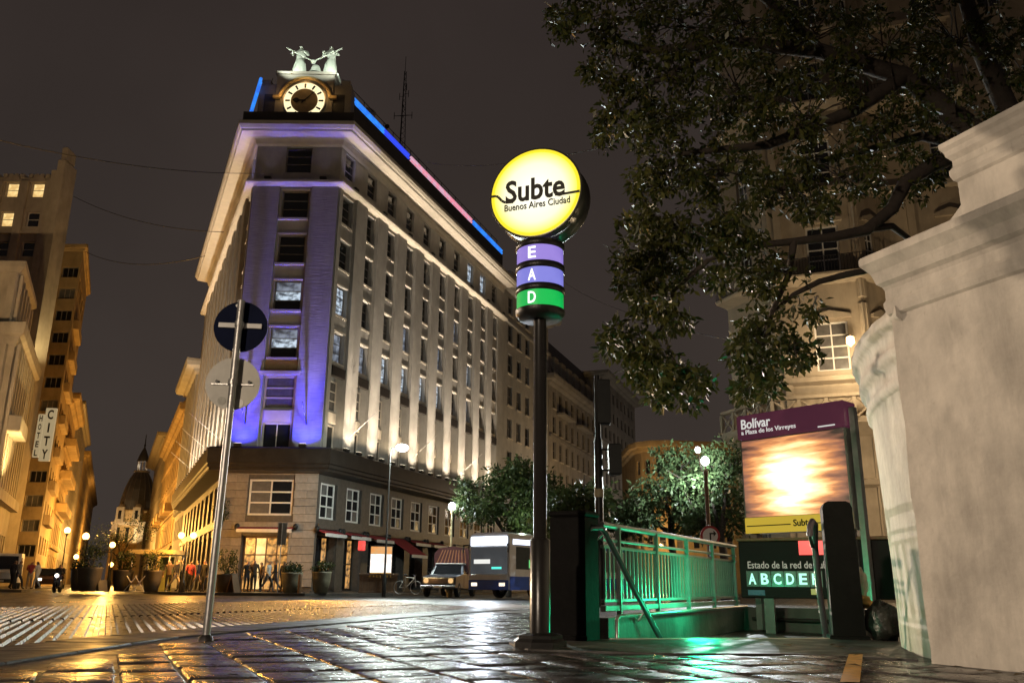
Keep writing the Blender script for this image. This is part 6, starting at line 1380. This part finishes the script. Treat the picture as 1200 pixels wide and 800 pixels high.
tb = mat('truck_paint', (0.055,0.062,0.085), 0.3, 0.3, 5, 0.1, dirt=0.3, coat=0.5); tg = mat('truck_grille', (0.35,0.24,0.12), 0.35, 0.2, 8, 0.1, metal=0.6)
W_ = 0.9
MB().prism_y([(2.35,0.55),(2.35,0.98),(1.2,1.10),(0.55,1.12),(0.55,0.45),(2.2,0.45)], -W_, W_).build('bonnet', tb, t)
cab = MB(); v = [(0.62,-W_,1.10),(0.62,W_,1.10),(-0.95,W_,1.10),(-0.95,-W_,1.10),(0.05,-W_*0.82,1.66),(0.05,W_*0.82,1.66),(-0.85,W_*0.82,1.66),(-0.85,-W_*0.82,1.66)]
cab.add(v, [(4,5,6,7),(0,1,5,4),(1,2,6,5),(2,3,7,6),(3,0,4,7)]); cab.build('cab', tb, t); MB().box(-0.95, 0.56, -W_+.003, W_-.003, 0.42, 1.11).build('cab_body', tb, t); MB().bbox(-0.95,0.15,-W_*0.84,W_*0.84,1.655,1.71,0.02).build('roof', M['white_paint'], t)
q = MB(); q.add([(0.575,-0.74,1.17),(0.575,0.74,1.17),(0.10,0.66,1.62),(0.10,-0.66,1.62)], [(0,1,2,3)]); q.build('windscreen', M['glass'], t, (0.025,0,0))
for s_ in (-1,1): q = MB(); q.add([(0.40,s_*0.885,1.16),(-0.8,s_*0.885,1.16),(-0.75,s_*0.775,1.60),(0.08,s_*0.775,1.60)], [(0,1,2,3)]); q.build('side_window', M['glass'], t, (0,s_*0.012,0)); MB().bbox(-0.9,0.5,s_*W_-0.012,s_*W_+0.012,0.5,1.08,0.01).build('door', tb, t)
gr = MB().bbox(2.34,2.39,-0.82,0.82,0.66,0.94,0.01).build('grille', tg, t)
for k in range(4): put('grille_slat', MB().box(2.388,2.40,-0.5,0.5,0.70+k*0.06,0.72+k*0.06).mesh('grille_slat', chrome), gr)
for s_ in (-1,1):
    o = MB().disc((2.40,s_*0.64,0.80), 0.13, 16, 'x', 0.04).build('headlight', emit('head_lamp', (1.0,0.62,0.25), 0.9), t); wheel(t, 1.55, s_*0.80, 0.36, 0.22); wheel(t, -2.1, s_*0.80, 0.36, 0.22)
    MB().tube([(0.55,s_*0.9,1.18),(0.6,s_*1.1,1.26)], 0.02, 5).build('mirror', chrome, t)
MB().bbox(2.38,2.52,-0.92,0.92,0.42,0.58,0.03).build('bumper', chrome, t); MB().box(2.521,2.53,-0.22,0.22,0.44,0.55).build('number_plate', M['white_paint'], t)
MB().bbox(-2.95,-1.0,-0.95,0.95,0.55,1.15,0.03).build('load_bed', tb, t)
tarp = mat('striped_tarpaulin', (0.085,0.020,0.022), 0.75, 0.2, 3, 0.4, 9)
MB().prism_x([(-0.98,1.15),(0.98,1.15),(1.02,2.2),(0.75,2.52),(0,2.62),(-0.75,2.52),(-1.02,2.2)], -2.98, -0.55).build('tarpaulin', tarp, t)
stp = mat('tarp_stripe', (0.36,0.15,0.07), 0.75, 0.1, 3, 0)
for k in range(9): y = -0.88+k*0.2; q = MB(); q.add([(-0.535,y,1.72),(-0.535,y+0.05,1.72),(-0.535,y*0.75+0.15,2.42),(-0.535,y*0.75+0.09,2.42)], [(0,1,2,3)]); q.build('stripe', stp, t)
MB().box(-0.56,-0.53,-0.95,0.95,1.15,1.20).build('tarp_edge', stp, t)
sp_ = t.location; spot((sp_.x+uR.x*-3.2, sp_.y-3.2, 1.0), (sp_.x, sp_.y, 0.7), 8, (1,0.6,0.3), 100)
# bus
p = at(586, 690, 42.5); t = thing('city_bus', 'white and blue city bus with glowing destination band coming down the avenue', 'bus', (p.x-0.55, 42.4, ROADZ+0.02), R_(-128))
bw = mat('bus_white', (0.55,0.56,0.58), 0.3, 0.1, 2, 0.03, coat=0.5); bb = mat('bus_blue', (0.03,0.08,0.36), 0.3, 0.15, 2, 0.03, coat=0.5); BWd, BH = 1.25, 3.05
pr_ = [(-BWd,0.42),(-BWd,2.75),(-BWd+0.12,2.97),(-BWd+0.35,BH),(BWd-0.35,BH),(BWd-0.12,2.97),(BWd,2.75),(BWd,0.42)]
MB().prism_x([(a_,b_) for a_,b_ in pr_], -10.6, 0.0).build('body', bw, t)
for s_ in (-1,1):
    MB().bbox(-10.55,-0.02,s_*BWd-0.012,s_*BWd+0.012,0.40,1.02,0.005).build('blue_skirt', bb, t); MB().bbox(-10.5,-0.4,s_*BWd-0.010,s_*BWd+0.010,2.45,2.7,0.004).build('blue_band', bb, t)
    for k in range(7): x = -0.5-k*1.42; MB().bbox(x-1.3,x,s_*BWd-0.016,s_*BWd+0.016,1.35,2.38,0.006).build('side_window', M['lit_cool_dim'] if k == 1 else mat('bus_glass',(0.05,0.06,0.065),0.1,0.2,2,0) if k == 0 else M['glass_grey'], t)
    for x in (-2.2,-7.8): wheel(t, x, s_*1.08, 0.46, 0.28)
    MB().bbox(0.0,0.05,s_*0.85-0.18,s_*0.85+0.18,0.55,0.75,0.02).build('headlight', emit('bus_head', (1,0.85,0.6), 2.0), t)
    MB().tube([(0.0,s_*1.15,2.5),(0.3,s_*1.35,2.45),(0.3,s_*1.38,2.1)], 0.04, 6).build('mirror', M['iron'], t)
MB().bbox(-0.01,0.03,-1.12,1.12,1.12,2.38,0.01).build('windscreen', emit('bus_interior', (0.085,0.095,0.10), 0.8, (0.05,0.055,0.06), 0.9, 0.6, (0.03,0.03,0.03)), t)
MB().bbox(-0.01,0.05,-1.2,1.2,0.40,0.85,0.02).build('blue_skirt', bb, t); MB().bbox(-0.01,0.045,-1.15,1.15,0.86,1.1,0.01).build('bumper', bw, t)
MB().bbox(0.0,0.055,-1.1,1.1,2.44,2.86,0.01).build('destination_band', emit('bus_led', (0.80,0.88,1.0), 3.2), t)
for s_, x0 in ((1,-2.6),(-1,-2.6)): MB().bbox(x0,-0.25,s_*BWd-0.02,s_*BWd+0.02,2.48,2.72,0.006).build('destination_band', emit('bus_led_side', (0.75,0.82,1.0), 2.2), t)
MB().box(0.032,0.04,0.2,0.8,1.35,1.45).build('dash_light', emit('bus_teal', (0.1,0.9,0.75), 1.2), t); MB().bbox(-2.3,-1.5,BWd-0.02,BWd+0.022,1.42,1.8,0.004).build('green_display', emit('bus_green', (0.15,0.9,0.25), 0.9), t); MB().box(0.032,0.042,-0.9,0.1,1.6,1.8).build('lit_strip', emit('bus_strip', (0.9,0.9,0.85), 1.0), t)
bx, by = t.location.x, t.location.y; spot((bx-0.3, by-0.6, 2.65), (bx-1.2, by-14, -0.1), 900, (0.80,0.88,1.0), 130, 0.9, 0.4, 'bus_band_light')
# added beam at the bus, aimed to cast the pillar's shadow on the wall
for s_ in (-0.8, 0.8): pass
spot((bx-0.7, by-0.9, 1.0), (3.7, 8.6, 1.0), 26000, (1.0,0.78,0.66), 14, 0.5, 0.05, 'aimed_wall_beam')
# white van, car and motorcycle at left
p = at(6, 690, 56); t = thing('white_van', 'white delivery van at the far left edge of the side street', 'van', (p.x-0.3, 56, 0.0), R_(-64))
vw = mat('van_white', (0.55,0.53,0.50), 0.35, 0.1, 2, 0.03)
MB().prism_y([(2.3,0.4),(2.3,1.0),(1.7,1.15),(1.15,2.0),(0.9,2.15),(-2.4,2.2),(-2.5,2.1),(-2.5,0.4)], -0.95, 0.95).build('body', vw, t)
q = MB(); q.add([(1.72,-0.85,1.18),(1.72,0.85,1.18),(1.18,0.8,1.98),(1.18,-0.8,1.98)], [(0,1,2,3)]); q.build('windscreen', M['glass'], t, (0.03,0,0.01))
for s_ in (-1,1):
    MB().bbox(0.1,1.1,s_*0.95-0.01,s_*0.95+0.01,1.2,1.9,0.004).build('side_window', M['glass'], t)
    for x in (1.5,-1.6): wheel(t, x, s_*0.85, 0.34, 0.2)
    MB().bbox(2.28,2.32,s_*0.7-0.15,s_*0.7+0.15,0.8,0.98,0.01).build('headlight', chrome, t)
MB().bbox(2.25,2.38,-0.93,0.93,0.4,0.62,0.02).build('bumper', M['iron'], t); MB().box(2.381,2.39,-0.25,0.25,0.45,0.56).build('number_plate', M['white_paint'], t)
p = at(67, 690, 49.5); t = thing('motorcycle', 'dark motorcycle with white and red lamps in front of the planters', 'motorcycle', (p.x, 49.5, ROADZ+0.03), R_(-75))
for x in (-0.65,0.65): wheel(t, x, 0, 0.31, 0.13)
MB().ball((0.1,0,0.8), (0.28,0.17), 12, 8).build('tank', mat('bike_paint',(0.05,0.01,0.01),0.3), t); MB().bbox(-0.75,0.0,-0.13,0.13,0.70,0.82,0.04).build('saddle', M['iron'], t); MB().bbox(-0.3,0.3,-0.14,0.14,0.3,0.65,0.05).build('engine', M['steel'], t)
MB().tube([(0.65,0,0.31),(0.42,0,1.0)], 0.04, 6).build('fork', chrome, t); MB().tube([(0.30,-0.36,1.05),(0.42,0,1.02),(0.30,0.36,1.05)], 0.02, 6).build('handlebar', M['iron'], t)
MB().disc((0.56,0,0.9), 0.1, 12, 'x', 0.08).build('headlight', emit('bike_head', (1,0.9,0.75), 5), t); MB().disc((-0.80,0,0.78), 0.07, 10, 'x', 0.05).build('tail_light', emit('bike_tail', (1,0.06,0.03), 4), t)
person(67.5, 49.55, 0, 15, DK, NV, 'person in black riding the motorcycle', None, 1.0, figure('sit', 0, ((0.03,0.9),(0.03,0.9)), 0.1), ROADZ+0.30)
p = at(58, 690, 62); t = thing('parked_car', 'small dark car with lit lamps beyond the motorcycle', 'car', (p.x, 62, 0.0), R_(-66))
cp_ = mat('car_paint', (0.06,0.03,0.02), 0.3, 0.2, 2, 0.03, coat=0.5)
MB().prism_y([(1.9,0.3),(1.95,0.65),(1.1,0.85),(0.55,1.35),(-0.9,1.4),(-1.6,0.95),(-2.0,0.9),(-2.0,0.3)], -0.82, 0.82).build('body', cp_, t)
q = MB(); q.add([(1.1,-0.7,0.88),(1.1,0.7,0.88),(0.6,0.62,1.31),(0.6,-0.62,1.31)], [(0,1,2,3)]); q.build('windscreen', M['glass'], t, (0.02,0,0.01))
for s_ in (-1,1):
    for x in (1.2,-1.25): wheel(t, x, s_*0.74, 0.3, 0.18)
    MB().bbox(1.9,1.97,s_*0.6-0.14,s_*0.6+0.14,0.55,0.7,0.01).build('headlight', emit('car_head', (1,0.85,0.6), 6), t)
# ------------------------------------------------------------------ vertical hotel sign
b = PL(27.5, 12.2); za, zb_ = at(50, 478, b[1]).z, at(50, 540, b[1]).z
t = thing('hotel_sign', 'tall white vertical HOTEL CITY sign projecting from the building at left', 'sign', (b[0], b[1], 0), R_(8))
hw = emit('hotel_white', (0.80,0.62,0.34), 0.42)
for (ch_, x, w_, s_, z0_, z1_) in (('CITY', 0.30, 0.85, 0.55, zb_, za), ('HOTEL', -0.42, 0.5, 0.30, zb_+0.3, za-0.55)):
    bx_ = MB().bbox(x-w_/2, x+w_/2, -0.14, 0.14, z0_, z1_, 0.02).build('sign_box', hw, t); n_ = len(ch_)
    for i, c_ in enumerate(ch_):
        z_ = z1_ - (z1_-z0_)*(i+0.5)/n_; fit_text(c_, s_*(0.85 if c_ != 'I' else 0.25), (z1_-z0_)/n_*0.72, ink, bx_, (x, -0.146, z_), name='letter', thick=0.03)
MB().tube([(-2.6,0,za-1),(0,0,za-1)], 0.05, 6).build('bracket', M['iron'], t); MB().tube([(-2.6,0,zb_+1),(0,0,zb_+1)], 0.05, 6).build('bracket', M['iron'], t)
# ------------------------------------------------------------------ overhead cables
def cable(name, label, A_, B_, sag, r=0.02):
    pts = []
    for i in range(17):
        k = i/16; p = Vector(A_).lerp(Vector(B_), k); p.z -= sag*4*k*(1-k); pts.append(tuple(p))
    return tag(MB().tube(pts, r, 5).build(name, M['iron'], None), label, 'cable', 'overhead cables')
a = at(-40, 155, 34); b = at(300, 205, 50); cable('overhead_cable', 'uppermost thin overhead cable crossing the left sky', a, at(310, 203, 51.4), 0.6, 0.022)
cable('overhead_cable', 'middle overhead cable from the deco tower to the clock building', at(86, 230, 66), at(262, 272, 51.5), 0.7, 0.025)
cable('overhead_cable', 'lowest left overhead cable from the apartment block roof to the clock building', at(100, 295, 76), at(240, 300, 54), 0.9, 0.028)
cable('overhead_cable', 'faint overhead cable passing behind the yellow disc', at(500, 190, 60), at(720, 170, 24), 0.5, 0.014)
cable('overhead_cable', 'lower faint overhead cable under the yellow disc toward the tree', at(660, 330, 70), at(860, 400, 26), 0.5, 0.014)
# fallen leaves along the foot of the wall and on the paving
n = 160; q = MB(); rr = random.Random(4)
for i in range(n):
    y = 4.9 + 5.5*rr.random()**1.3; x = rr.uniform(-2.4, 2.9) if i % 2 else 2.9 - 0.9*rr.random()**2 + max(0, (6.6-y))*0.3
    if y > 8.4 and x > 0.4: continue
    a = rr.uniform(0, 6.28); L = rr.uniform(.03,.055); c_, s_ = math.cos(a)*L, math.sin(a)*L; z = 0.014
    q.add([(x-c_,y-s_,z),(x+s_*0.5,y-c_*0.5,z+0.012*rr.random()),(x+c_,y+s_,z+0.006),(x-s_*0.5,y+c_*0.5,z+0.012*rr.random())], [(0,1,2,3)])
o = q.build('fallen_leaves', leafmat('fallen_leaf', (0.05,0.035,0.012), (0.12,0.075,0.02), 0.4, 0.1)); o['kind'] = 'stuff'; o['label'] = 'scattered fallen leaves on the wet paving'; o['category'] = 'leaves'
